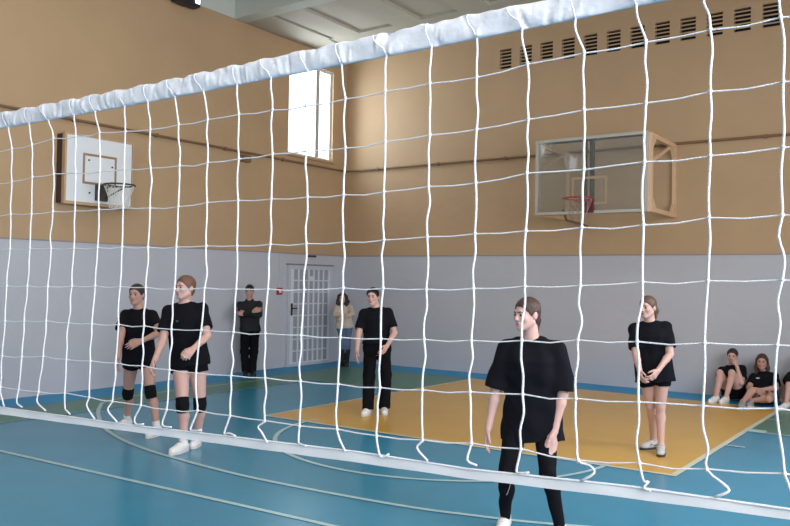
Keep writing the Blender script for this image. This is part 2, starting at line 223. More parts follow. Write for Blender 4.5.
def glass_mat(name, tint=(235, 240, 242), mixf=.88, rough=.03, diff=(200, 200, 200), dif=.0):
    m = bpy.data.materials.new(name); m.use_nodes = True; nt = m.node_tree; nt.nodes.remove(nt.nodes['Principled BSDF'])
    N = nt.nodes.new; L = nt.links.new; out = [n for n in nt.nodes if n.type == 'OUTPUT_MATERIAL'][0]
    t = N('ShaderNodeBsdfTransparent'); t.inputs[0].default_value = lin(tint)
    g = N('ShaderNodeBsdfGlossy'); g.inputs['Roughness'].default_value = rough
    nz = N('ShaderNodeTexNoise'); nz.inputs['Scale'].default_value = 3.
    d = N('ShaderNodeBsdfDiffuse'); d.inputs[0].default_value = lin(diff)
    fr = N('ShaderNodeFresnel'); fr.inputs['IOR'].default_value = 1.5
    ge = N('ShaderNodeNewGeometry'); om = N('ShaderNodeMath'); om.operation = 'SUBTRACT'; om.inputs[0].default_value = 1; L(ge.outputs['Backfacing'], om.inputs[1])
    mu = N('ShaderNodeMath'); mu.operation = 'MULTIPLY'; L(fr.outputs[0], mu.inputs[0]); L(om.outputs[0], mu.inputs[1])
    m1 = N('ShaderNodeMixShader'); L(mu.outputs[0], m1.inputs[0]); L(t.outputs[0], m1.inputs[1]); L(g.outputs[0], m1.inputs[2])
    mr = N('ShaderNodeMapRange'); mr.inputs[3].default_value = dif * .7; mr.inputs[4].default_value = dif * 1.3; L(nz.outputs['Fac'], mr.inputs[0])
    m2 = N('ShaderNodeMixShader'); L(mr.outputs[0], m2.inputs[0]); L(m1.outputs[0], m2.inputs[1]); L(d.outputs[0], m2.inputs[2])
    L(m2.outputs[0], out.inputs[0]); return m
M['glass'] = glass_mat('backboard_glass', dif=.10, diff=(190, 188, 186))
M['pane'] = glass_mat('window_glass', dif=.03)
M['film'] = glass_mat('milky_plastic_band', tint=(240, 244, 248), dif=.68, rough=.3, diff=(226, 224, 225))
def emit_mat(name, rgb, s):
    m = bpy.data.materials.new(name); m.use_nodes = True; b = m.node_tree.nodes['Principled BSDF']
    b.inputs['Base Color'].default_value = lin(rgb); b.inputs['Emission Color'].default_value = lin(rgb); b.inputs['Emission Strength'].default_value = s; return m
M['lamp'] = emit_mat('lit_lamp_lens', (235, 245, 255), 6)

# ------------------------------------------------------------------ room
RX, RY, WT = 12.4, -24.0, 6.5          # right wall, front wall, top of the walls
ZC = 6.95
def structure(o): o['kind'] = 'structure'; return o

f = MB(); midx = []
def face(poly, z, k):
    f.add([(x, y, z) for x, y in poly], [tuple(range(len(poly)))]); midx.append(k)
FM = [M['blue'], M['green'], M['yellow'], M['stripe'], M['line'], M['linedim'], M['linewarm']]
face([(0, RY), (RX, RY), (RX, 0), (0, 0)], 0, 0)
z1, z2, z3, z4 = .0015, .0025, .0035, .0045
face([(0, -2.95), (RX, -2.95), (RX, 0), (0, 0)], z1, 1)                          # green surround along the walls
face([(0, RY), (1.66, RY), (1.66, -2.95), (0, -2.95)], z1, 1)
face([(0, RY), (.80, RY), (.80, -.80), (0, -.80)], z2, 3); face([(0, -.80), (RX, -.80), (RX, 0), (0, 0)], z2, 3)   # deep blue edge stripe
face([(3.66, -5.98), (8.68, -5.82), (8.74, -.80), (3.73, -.80)], z3, 2)           # yellow key
def line(pts, w, k, z=z4):
    P = np.asarray(pts, float); T = np.gradient(P, axis=0); T /= np.linalg.norm(T, axis=1)[:, None]; Nn = np.stack([-T[:, 1], T[:, 0]], 1) * w / 2
    for i in range(len(P) - 1): face([P[i] - Nn[i], P[i + 1] - Nn[i + 1], P[i + 1] + Nn[i + 1], P[i] + Nn[i]], z, k)
line([(8.70, -5.80), (8.76, -.80)], .06, 6); line([(3.64, -5.99), (8.73, -5.83)], .05, 6); line([(3.64, -5.96), (3.71, -.80)], .05, 6, z4 + .001)
line([(1.68, RY), (1.68, -2.93)], .05, 5); line([(1.68, -2.95), (3.70, -2.95)], .05, 5, z4 + .001); line([(8.74, -2.97), (RX, -2.93)], .05, 4)
line([(1.70, -9.22), (11.2, -8.72)], .05, 4)
line(catmull([(1.10, -3.4), (1.02, -5.6), (1.16, -6.56), (1.52, -6.95), (2.16, -7.40), (3.01, -7.86), (4.01, -8.17), (5.28, -8.31), (6.2, -8.31), (7.3, -8.21), (7.84, -8.09), (8.39, -7.92), (9.3, -7.5), (10.2, -6.9), (10.9, -6.1), (11.3, -5.2)], 6), .05, 4, z4 + .001)
a_ = np.linspace(math.radians(178), math.radians(362), 40)
line([(6.18 + 1.88 * math.cos(t), -5.80 + 1.80 * math.sin(t)) for t in a_], .05, 4, z4 + .001)
for y0, w in ((-2.92, .20), (-4.05, .05), (-1.88, .05)): line([(8.75, y0), (8.95, y0 - .0)], w, 4, z4 + .002)
fl = f.build('floor', None, mats=FM, midx=midx); structure(fl)
for p in fl.data.polygons:
    if p.normal.z < 0: p.flip()

def wall(name, axis, c0, c1, holes, lo, hi):
    """wall slab between c0 and c1 on one axis, spanning lo..hi on the other and 0..WT, with rectangular holes"""
    us = sorted({lo, hi} | {h[0] for h in holes} | {h[1] for h in holes}); zs = sorted({-.02, ZC + .2} | {h[2] for h in holes} | {h[3] for h in holes})
    b = MB()
    for u0, u1 in zip(us, us[1:]):
        z0 = None
        runs = []
        for za, zb in zip(zs, zs[1:]):
            if any(h[0] <= u0 and u1 <= h[1] and h[2] <= za and zb <= h[3] for h in holes): continue
            if runs and abs(runs[-1][1] - za) < 1e-6: runs[-1][1] = zb
            else: runs.append([za, zb])
        for za, zb in runs:
            if axis == 0: b.box(c0, c1, u0, u1, za, zb)
            else: b.box(u0, u1, c0, c1, za, zb)
    return structure(b.build(name, M['wall']))
WIN = (-1.82, -.46, 4.24, 6.14)
WIN2, WIN3 = (-13.5, -12.1, 5.75, 6.34), (-16.2, -14.4, 5.65, 6.24)  # unseen openings added and sized for reflections in the backboard glass
wall('wall_left', 0, -.35, 0, [WIN, WIN2, WIN3], RY, 0)
wall('wall_back', 1, 0, .3, [(3.84 + .4195 * i - .125, 3.84 + .4195 * i + .125, 5.78, 6.17) for i in range(12)], -.35, RX + .3)
RW = [(-3.6 - 4.0 * i - 2.6, -3.6 - 4.0 * i, 1.7, 4.4) for i in range(5)]
wall('wall_right', 0, RX, RX + .3, RW, RY, 0)
wall('wall_front', 1, RY - .3, RY, [], -.35, RX + .3)

# ceiling: ribbed concrete slabs carried by cross beams
c = MB(); c.box(-.3, RX + .3, RY - .3, .3, ZC, ZC + .2); structure(c.build('ceiling', M['ceil']))
tn = [0]
def trim(b, m):
    tn[0] += 1; return structure(b.build('trim_%d' % tn[0], m))
for k in range(4): trim(MB().box(0, RX, -3.32 - 6 * k, -3.02 - 6 * k, WT, ZC, .01), M['beam'])
trim(MB().box(0, .02, RY, 0, WT, ZC), M['beam'])
ribs = MB()
ribs.box(0, .70, -3.02, 0, WT + .0, ZC); ribs.box(.78, RX, -3.02, 0, WT + .055, ZC)
for i in range(8): ribs.box(.80 + 1.42 * i, .80 + 1.42 * i + .62, -3.02, -1.42, WT + .0, ZC)
ribs.box(.66, RX, -1.42, 0, WT + .0, ZC)
trim(ribs, M['ceil'])
lw = MB(); lw.box(0, .012, RY, 0, 2.243, 2.262); lw.box(0, RX, -.012, 0, 2.243, 2.262); trim(lw, mat('painted_ledge_line', (150, 138, 140), .6))

# corner window high on the left wall, plus two added for glass reflections
for nw, (y0, y1, zz0, zz1) in ((1, WIN), (7, WIN2), (8, WIN3)):
    ym = y1 - .435
    w = tag(thing('window_%d' % nw, (0, (y0 + y1) / 2, zz0), None, None), kind='structure')
    fr = MB(); fr.ring([(y0, zz0), (y1, zz0), (y1, zz1), (y0, zz1)], [(y0 + .05, zz0 + .05), (y1 - .05, zz0 + .05), (y1 - .05, zz1 - .05), (y0 + .05, zz1 - .05)], 0, -.14, -.06)
    fr.build('window_frame', M['white'], w)
    MB().box(-.14, -.06, ym - .05, ym + .05, zz0 + .05, zz1 - .05).build('mullion', M['steel'], w)
    MB().box(-.105, -.099, y0 + .05, ym - .035, zz0 + .05, zz1 - .05).build('window_pane', M['pane'], w); MB().box(-.105, -.099, ym + .035, y1 - .05, zz0 + .05, zz1 - .05).build('window_pane', M['pane'], w)
    MB().box(-.06, .05, y0 - .04, y1 + .04, zz0 - .05, zz0, .008).build('window_sill', M['tanpaint'], w)


# windows of the long right wall
for i, (a, b_, za, zb) in enumerate(RW):
    w = tag(thing('window_%d' % (i + 2), (RX, (a + b_) / 2, za), None, None), kind='structure')
    fr = MB(); fr.ring([(a, za), (b_, za), (b_, zb), (a, zb)], [(a + .06, za + .06), (b_ - .06, za + .06), (b_ - .06, zb - .06), (a + .06, zb - .06)], 0, RX + .08, RX + .16)
    fr.box(RX + .08, RX + .16, (a + b_) / 2 - .035, (a + b_) / 2 + .035, za + .06, zb - .06); fr.build('window_frame', M['white'], w)

# door with a white security grille, left wall beside the corner
dy0, dy1, dz1 = -1.80, -.45, 2.02
d = tag(thing('door_1', (0, (dy0 + dy1) / 2, 0), None, None), kind='structure')
MB().ring([(dy0, .005), (dy1, .005), (dy1, dz1), (dy0, dz1)], [(dy0 + .07, .06), (dy1 - .07, .06), (dy1 - .07, dz1 - .08), (dy0 + .07, dz1 - .08)], 0, 0, .06).build('door_frame', M['doorframe'], d)
MB().box(0, .02, dy0 + .07, dy1 - .07, .06, dz1 - .08).build('door_leaf', M['doorgrey'], d)
g = MB(); gy0, gy1 = dy0 + .07, dy1 - .07
g.box(.025, .05, gy0, gy0 + .10, .06, dz1 - .08); g.box(.025, .05, gy1 - .05, gy1, .06, dz1 - .08)
for i in range(1, 7):
    yy = gy0 + .10 + (gy1 - gy0 - .15) * i / 7; g.box(.028, .046, yy - .020, yy + .020, .06, dz1 - .08)
for i in range(9):
    zq = .06 + (dz1 - .14) * (i + .0) / 8; g.box(.030, .044, gy0, gy1, zq - .012 + .012, zq + .012 + .012)
for i in range(8):
    for j in range(7):          # small slanted infill rods of the lattice
        ya = gy0 + .10 + (gy1 - gy0 - .15) * j / 7; yb = ya + (gy1 - gy0 - .15) / 7; za = .06 + (dz1 - .14) * i / 8; zb = za + (dz1 - .14) / 8
        if j == 3 and i == 7: g.box(.028, .048, ya, yb, za + .02, za + .10)
g.build('security_grille', M['grille'], d)
hd = MB(); hd.box(.05, .075, gy0 + .02, gy0 + .06, 1.02, 1.26, .006); hd.tube([(.075, gy0 + .04, 1.16), (.11, gy0 + .04, 1.16), (.11, gy0 + .15, 1.16)], .010, 8); hd.build('door_handle', M['dark'], d)
MB().box(0, .08, dy0 - .02, dy1 + .02, dz1, dz1 + .03, .005).build('door_head_shadow', mat('door_shadow_tone', (120, 122, 128), .5), d)  # dark strip, its colour stands in for the shadow at the door header
tag(MB().box(-.006, .03, -1.22, -.94, 2.195, 2.235, .006).build('door_sign', M['darksteel']), 'narrow dark bar sign on the wall above the barred door', 'sign')

# fire alarm call point with its conduit
t = thing('fire_alarm', (0, -2.0, 1.5), 'small red fire alarm box left of the barred door', 'alarm')
MB().box(-.006, .035, -2.07, -1.93, 1.43, 1.57, .008).build('housing', M['red'], t); MB().box(.035, .042, -2.03, -1.97, 1.47, 1.53, .002).build('button', M['white'], t)
MB().tube([(.012, -2.0, 1.57), (.012, -2.0, 2.24)], .010, 8).build('conduit', M['doorframe'], t)

# heating pipe round the corner and its junction box
pz = 4.08
pp = [(.045, RY + .0, pz), (.045, -.10, pz), (.06, -.06, pz), (.10, -.045, pz), (RX, -.045, pz)]
t = thing('wall_pipe', (.045, -3, pz), 'long thin tan pipe running round the corner of both walls', 'pipe')
MB().tube(pp, .022, 10).build('pipe_run', M['pipe'], t)
for yy in np.arange(-8, -.5, 1.5): MB().box(0, .075, yy - .015, yy + .015, pz - .03, pz + .03).build('pipe_clip', M['pipe'], t)
for xx in np.arange(.9, 9, 1.5): MB().box(xx - .015, xx + .015, -.075, 0, pz - .03, pz + .03).build('pipe_clip', M['pipe'], t)
tag(MB().box(-.006, .10, -3.10, -2.90, 3.90, 4.03, .01).build('junction_box', M['pipe']), 'small tan junction box under the pipe on left wall', 'box')

# floodlight at the top of the left wall
t = thing('floodlight', (.15, -4.55, 6.35), 'dark floodlight fixed high under the ceiling of left wall', 'lamp')
MB().box(.05, .24, -4.80, -4.30, 6.36, 6.52, .03).build('lamp_housing', M['dark'], t)
MB().box(.24, .25, -4.42, -4.33, 6.42, 6.49, .003).build('lamp_lens', M['lamp'], t)
MB().box(-.006, .05, -4.62, -4.48, 6.38, 6.48, .008).build('wall_bracket', M['darksteel'], t)

# louvred vents along the top of the back wall
ORD = ['first', 'second', 'third', 'fourth', 'fifth', 'sixth', 'seventh', 'eighth', 'ninth', 'tenth', 'eleventh', 'twelfth']
for i in range(12):
    x = 3.84 + .4195 * i
    lab = ('%s slotted wall vent from the left in the row under the ceiling' % ORD[i]) if i < 11 else 'rightmost slotted wall vent in the row under the ceiling'
    t = thing('wall_vent', (x, 0, 5.975), lab, 'vent', 'slotted vents in a row on the back wall')
    MB().box(x - .125, x + .125, .10, .12, 5.78, 6.17).build('vent_back', M['void'], t)
    s = MB(); n = 7
    for k in range(n):
        zc = 5.78 + .39 * (k + .0) / (n - 1); s.prism([(-.002, zc - .012), (.06, zc + .010), (.06, zc + .028), (-.002, zc + .012)], 0, x - .125, x + .125)
    s.build('louvre', M['tanpaint'], t)

# ------------------------------------------------------------------ basketball hoops
def circle(c, r, axis_u, axis_v, n=36):
    c = np.array(c, float); u = np.array(axis_u, float); v = np.array(axis_v, float)
    return [c + r * (math.cos(2 * math.pi * k / n) * u + math.sin(2 * math.pi * k / n) * v) for k in range(n)]

def hoop_net(cx, cy, cz, r, depth, m, parent, r2=.55, n=12, cr=.004):
    b = MB()
    lv = [(0, 1.), (.3, .82), (.6, .66), (1., r2)]
    for s in (1, -1):
        for k in range(n):
            P = []
            for j, (t, q) in enumerate(lv):
                a = 2 * math.pi * (k + s * j * .5) / n; P.append((cx + r * q * math.cos(a), cy + r * q * math.sin(a), cz - depth * t))
            b.tube(P, cr, 5)
    b.tube(circle((cx, cy, cz - depth), r * r2, (1, 0, 0), (0, 1, 0), 24), cr, 5, closed=True)
    return b.build('hoop_net', m, parent)

# glass backboard on the back wall
bx0, bx1, bz0, bz1, by = 5.14, 6.99, 2.86, 4.09, -1.34
bc = (bx0 + bx1) / 2
t = thing('basketball_hoop', (bc, 0, bz0), 'glass basketball backboard with red rim on frames off the back wall', 'basketball hoop', 'basketball hoops')
MB().box(bx0 + .03, bx1 - .03, by - .008, by + .008, bz0 + .03, bz1 - .03).build('glass_panel', M['glass'], t)
MB().ring([(bz0, bx0), (bz0, bx1), (bz1, bx1), (bz1, bx0)], [(bz0 + .045, bx0 + .045), (bz0 + .045, bx1 - .045), (bz1 - .045, bx1 - .045), (bz1 - .045, bx0 + .045)], 1, by - .025, by + .03).build('board_frame', M['steel'], t)
tq0, tq1, tz0, tz1 = bc - .295, bc + .295, bz0 + .14, bz0 + .59
MB().ring([(tz0, tq0), (tz0, tq1), (tz1, tq1), (tz1, tq0)], [(tz0 + .04, tq0 + .04), (tz0 + .04, tq1 - .04), (tz1 - .04, tq1 - .04), (tz1 - .04, tq0 + .04)], 1, by - .011, by - .0085).build('target_square', mat('faded_white_print', (158, 138, 114), .6), t)
for sx, nm in ((bx0 + .01, 0), (bx1 + .02, 1)):
    o_ = [(by + .03, bz0 + .02), (-.002, bz0 + .0), (-.002, bz1 - .02), (by + .03, bz1 - .02)]
    ya, yb, za, zb = by + .03, -.002, bz0 + .0, bz1 - .02
    outer = [(ya + .06, za), (yb - .0, za), (yb, za + .0), (yb, zb - .0), (yb - .0, zb), (ya + .06, zb), (ya, zb - .06), (ya, za + .06)]
    outer = [(ya, za), ((ya + yb) / 2, za), (yb, za), (yb, (za + zb) / 2), (yb, zb), ((ya + yb) / 2, zb), (ya, zb), (ya, (za + zb) / 2)]
    cch = .16; wv = .07
    outer = [(ya, za), (yb, za), (yb, za), (yb, zb), (yb, zb), (ya, zb), (ya, zb), (ya, za)]
    e = 1e-3
    outer = [(ya, za + e), (ya + e, za), (yb - e, za), (yb, za + e), (yb, zb - e), (yb - e, zb), (ya + e, zb), (ya, zb - e)]
    inner = [(ya + wv, za + wv + cch), (ya + wv + cch, za + wv), (yb - wv - cch, za + wv), (yb - wv, za + wv + cch), (yb - wv, zb - wv - cch), (yb - wv - cch, zb - wv), (ya + wv + cch, zb - wv), (ya + wv, zb - wv - cch)]
    b = MB(); b.ring(outer, inner, 0, sx - .03, sx + .03)
    b.tube([(sx, ya + .10, zb - .42), (sx, yb - .35, zb - .10)], .032, 8)
    b.build('side_frame', M['peach'], t)
b = MB()
for xx in (bc - .10, bc + .02): b.box(xx - .03, xx + .03, by + .03, by + .09, bz0 + .03, bz1 - .03)
for zq in (bz0 + .03, bz1 - .03): b.box(bx0 + .03, bx1 - .03, by + .09, by + .13, zq - .025, zq + .025)
b.build('back_support', M['darksteel'], t)
MB().tube([(bc - .55, -.02, bz0 - .10), (bc - .55, by + .4, bz0 - .06), (bc - .55, by + .25, bz0 + .10)], .022, 8).build('brace', M['pipe'], t)
rimz = bz0 + .20; ry = by - .025 - .20 - .225
b = MB(); b.tube(circle((bc, ry, rimz), .225, (1, 0, 0), (0, 1, 0), 40), .011, 8, closed=True)
b.tube([(bc - .06, by - .03, rimz - .01), (bc - .12, ry + .19, rimz)], .011, 8); b.tube([(bc + .06, by - .03, rimz - .01), (bc + .12, ry + .19, rimz)], .011, 8)
b.tube([(bc - .06, by - .03, rimz - .14), (bc - .09, ry + .20, rimz)], .009, 8); b.tube([(bc + .06, by - .03, rimz - .14), (bc + .09, ry + .20, rimz)], .009, 8)
b.build('rim', M['redsteel'], t, True)
MB().box(bc - .09, bc + .09, by - .045, by - .025, rimz - .19, rimz + .03, .004).build('rim_bracket', M['maroon'], t)
hoop_net(bc, ry, rimz, .222, .32, M['hoopcord'], t, .48, 10, .0035)

# white wooden backboard on the left wall
ly0, ly1, lz0, lz1, lx = -6.74, -5.56, 2.80, 3.85, .20
lc = (ly0 + ly1) / 2
t = thing('basketball_hoop', (0, lc, lz0), 'white wooden basketball backboard with dark rim on the left wall', 'basketball hoop', 'basketball hoops')
MB().box(lx - .03, lx, ly0 + .03, ly1 - .03, lz0 + .03, lz1 - .03).build('backboard', mat('white_board_paint', (226, 230, 236), .5, .03), t)
MB().ring([(ly0, lz0), (ly1, lz0), (ly1, lz1), (ly0, lz1)], [(ly0 + .035, lz0 + .045), (ly1 - .02, lz0 + .045), (ly1 - .02, lz1 - .03), (ly0 + .035, lz1 - .03)], 0, lx - .06, lx + .006).build('board_frame', M['wood'], t)
iq0, iq1, iz0, iz1 = lc - .29, lc + .29, lz0 + .32, lz0 + .78
MB().ring([(iq0, iz0), (iq1, iz0), (iq1, iz1), (iq0, iz1)], [(iq0 + .035, iz0 + .035), (iq1 - .035, iz0 + .035), (iq1 - .035, iz1 - .035), (iq0 + .035, iz1 - .035)], 0, lx, lx + .003).build('target_square', M['brownline'], t)
b = MB()
for yy in (ly0 + .05, lc, ly1 - .05): b.box(0, lx - .06, yy - .05, yy + .05, lz0 + .02, lz1 - .02)
for zq in (lz0 + .1, lz1 - .1): b.box(.03, lx - .03, ly0 + .05, ly1 - .05, zq - .04, zq + .04)
b.build('mounting_frame', M['darkwood'], t)
for yy, zq in ((iq0 + .1, iz1 - .1), (iq1 - .08, iz1 - .16), (iq0 + .12, iz0 - .13), (iq1 - .08, iz0 + .06)): MB().tube([(lx - .002, yy, zq), (lx + .012, yy, zq)], .014, 8).build('bolt_head', M['darkwood'], t)
rz = lz0 + .30; lc += .02; rx = lx + .24 + .225
b = MB(); b.tube(circle((rx, lc, rz), .225, (1, 0, 0), (0, 1, 0), 40), .013, 8, closed=True)
for s in (-1, 1): b.tube([(lx + .04, lc + s * .06, rz - .17), (rx - .12, lc + s * .19, rz)], .011, 8); b.tube([(lx + .04, lc + s * .06, rz), (rx - .18, lc + s * .13, rz)], .011, 8)
b.build('rim', M['darksteel'], t, True)
MB().box(lx + .0, lx + .05, lc - .10, lc + .10, rz - .22, rz + .03, .006).build('rim_bracket', M['darksteel'], t)
hoop_net(rx, lc, rz, .222, .34, M['greycord'], t, .62, 12, .004)

# ------------------------------------------------------------------ volleyball net
O = np.array(NET['O']); U = np.array(NET['U']); VD = np.array([.001, .0166, 1.0])
nn = np.cross(U, VD); nn /= np.linalg.norm(nn)
if nn[1] > 0: nn = -nn               # points to the camera side
def NP(a, b, off=0.): return O + U * a + VD * b + nn * off
tab = np.array(NET['tab'])            # 9 levels x 21 cords, (along, up)
NL, NRt = -72, 23                     # further cords beyond the picture
lev = tab[:, 0:4, 1].mean(1); levR = tab[:, 18:21, 1].mean(1)
pitch = .1
def cord_nodes(i):
    if 0 <= i <= 20: return [tuple(tab[r, i]) for r in range(9)]
    if i < 0: return [(tab[r, 0, 0] + i * pitch + rng.normal(0, .004), lev[r] - .0012 * 0 + rng.normal(0, .002)) for r in range(9)]
    return [(tab[r, 20, 0] + (i - 20) * pitch + rng.normal(0, .004), levR[r] + rng.normal(0, .002)) for r in range(9)]
nodes = {i: cord_nodes(i) for i in range(NL, NRt + 1)}
uL, uR = NL * pitch - .06, NRt * pitch + .06
cross_root = NP(0, 0)
t = thing('volleyball_net', (float(cross_root[0]), float(cross_root[1]), float(cross_root[2])), 'white volleyball net stretched across the whole hall in front', 'volleyball net')
Bt, Bb, Tt, Tb = [np.array(q) for q in NET['B']]
def curve(A, u): return np.interp(u, A[:, 0], A[:, 1])
b = MB()
for i in range(NL, NRt + 1):
    P = list(nodes[i])
    if 0 <= i <= 20: tail = [(q[0], q[1] + .003) for q in NET['ends'][i]]
    else:
        s_ = rng.choice([-1, 1]); u0 = P[-1][0]; tail = [(u0 - .012 * s_, -.705), (u0 - .005 * s_, -.722), (u0 + .012 * s_, -.727)]
    P[0] = (P[0][0], curve(Tb, P[0][0]) + .004)
    Q = [P[0]]
    for k in range(1, len(P)):
        a0, a1 = np.array(P[k - 1]), np.array(P[k])
        for fq in (.33, .66): Q.append(tuple(a0 + (a1 - a0) * fq + np.array([rng.normal(0, .0022), 0])))
        Q.append(P[k])
    Q += tail
    W = [NP(a, c, .003 + (.004 if k > len(Q) - 3 else 0)) for k, (a, c) in enumerate(Q)]
    inview = -3 <= i <= 22
    b.tube(catmull(W, 3) if inview else W, .0021, 6 if inview else 4)
for r in range(1, 9):
    W = []
    idx = sorted(nodes)
    for k, i in enumerate(idx):
        W.append(nodes[i][r])
        if k < len(idx) - 1:
            j = idx[k + 1]; W.append(((nodes[i][r][0] + nodes[j][r][0]) / 2, (nodes[i][r][1] + nodes[j][r][1]) / 2 - .0022 + rng.normal(0, .0010)))
    b.tube([NP(a, c, -.001) for a, c in W], .0014, 6)
for i in range(0, 21):               # knots
    for r in range(1, 9):
        a, c = nodes[i][r]; b.tube([NP(a, c + .004, .002), NP(a, c, .0028), NP(a, c - .004, .002)], [.0022, .0034, .0022], 6)
b.build('netting', M['whitecord'], t, True)
# folded vinyl tape along the top with creases where it is laced
us = np.concatenate([np.arange(uL, -.35, .02), np.arange(-.35, uR, .003)]); V = []; npr = 18
cre = [(rng.uniform(-.35, uR), rng.normal(-.5, .6), rng.uniform(.0022, .005), rng.choice([1, -1]) * rng.uniform(.002, .0045), rng.uniform(-1, 1), rng.uniform(.4, 1.1)) for _ in range(150)]
ph = rng.uniform(0, 6.28, 8)
for u in us:
    tp, bt = curve(Tt, u) + .002, curve(Tb, u) - .001; h = (tp - bt) / 2; m_ = (tp + bt) / 2
    cell = (u / pitch) % 1.; pin = math.exp(-((min(cell, 1 - cell)) / .16) ** 2)
    tp_ = -.0025 * pin + .0010 * math.sin(u * 61 + ph[0]) + .0008 * math.sin(u * 137 + ph[1])
    for k in range(npr):
        a = 2 * math.pi * k / npr; cu, sv = math.cos(a), math.sin(a)
        wr = .0012 * math.sin(39 * u + 3 * sv + ph[4]) + .0008 * math.sin(95 * u - 2 * sv + ph[3]) - .003 * pin * max(0, sv)
        if u > -.35 and cu > 0: wr += sum(A_ * math.exp(-((u - u0 - sl_ * h * sv) / w_) ** 2 - ((sv - s0) / ln_) ** 2) for u0, sl_, w_, A_, s0, ln_ in cre if abs(u - u0) < .06)
        off = .006 * np.sign(cu) * abs(cu) ** .6 + (wr if abs(cu) > .25 else wr * .4) * (1 if cu > 0 else -1)
        V.append(NP(u, m_ + h * np.sign(sv) * abs(sv) ** .7 + (tp_ if sv > .5 else 0), off))
n_ = len(us); F = np.array([(i * npr + k, i * npr + (k + 1) % npr, (i + 1) * npr + (k + 1) % npr, (i + 1) * npr + k) for i in range(n_ - 1) for k in range(npr)])
mesh_obj('top_tape', V, F, M['tape'], t, True)
for i in range(-4, NRt + 1):
    b = MB(); u0 = nodes[i][0][0]; dz = .012 * math.sin(i * 2.3) - .018
    P = [NP(u0, curve(Tb, u0) - .001, .006), NP(u0 + .1 * dz, curve(Tb, u0) + .012, .0125), NP(u0 + .6 * dz, (curve(Tb, u0) + curve(Tt, u0)) / 2, .0135), NP(u0 + dz, curve(Tt, u0) - .006, .011), NP(u0 + dz * 1.1, curve(Tt, u0) + .001, .002)]
    b.tube(catmull(P, 2), .0015, 5); b.build('lacing_strand', M['tape'], t, True)
# milky plastic band along the bottom with its cord
us = np.arange(uL, uR, .02); V = []
for u in us:
    tp, bt = curve(Bt, u), curve(Bb, u); wv = .0012 * math.sin(u * 37)
    for (c_, o2) in ((tp, .002), (tp, -.002), (bt, -.002), (bt, .002)): V.append(NP(u, c_ + wv * .5, o2 + wv))
n_ = len(us); F = np.array([(i * 4 + k, i * 4 + (k + 1) % 4, (i + 1) * 4 + (k + 1) % 4, (i + 1) * 4 + k) for i in range(n_ - 1) for k in range(4)])
mesh_obj('bottom_band', V, F, M['film'], t, False)
# stretching cables to the side walls
def to_wall(u_end, z, x):
    q = NP(u_end, z); k = (x - q[0]) / U[0]; return NP(u_end + k, z) * np.array([1, 1, 0]) + np.array([0, 0, q[2] + .0])
zt = (curve(Tt, -1) + curve(Tb, -1)) / 2; zt2 = (curve(Tt, 3) + curve(Tb, 3)) / 2
for q_ in ([to_wall(uL, zt, 0.0), NP(uL + .02, zt)], [NP(uR - .02, zt2), to_wall(uR, zt2, RX)]): MB().tube(q_, .004, 6).build('stretching_cable', M['greycord'], t)
zb = (curve(Bt, -1) + curve(Bb, -1)) / 2; zb2 = (curve(Bt, 3) + curve(Bb, 3)) / 2
for q_ in ([to_wall(uL, zb, 0.0), NP(uL + .02, zb)], [NP(uR - .03, zb2), to_wall(uR, zb2, RX)]): MB().tube(q_, .003, 6).build('stretching_cable', M['greycord'], t)
MB().tube([NP(u, curve(Bt, u) + .001, .002) for u in np.arange(uL, uR, .05)], .0022, 6).build('bottom_cord', M['whitecord'], t)

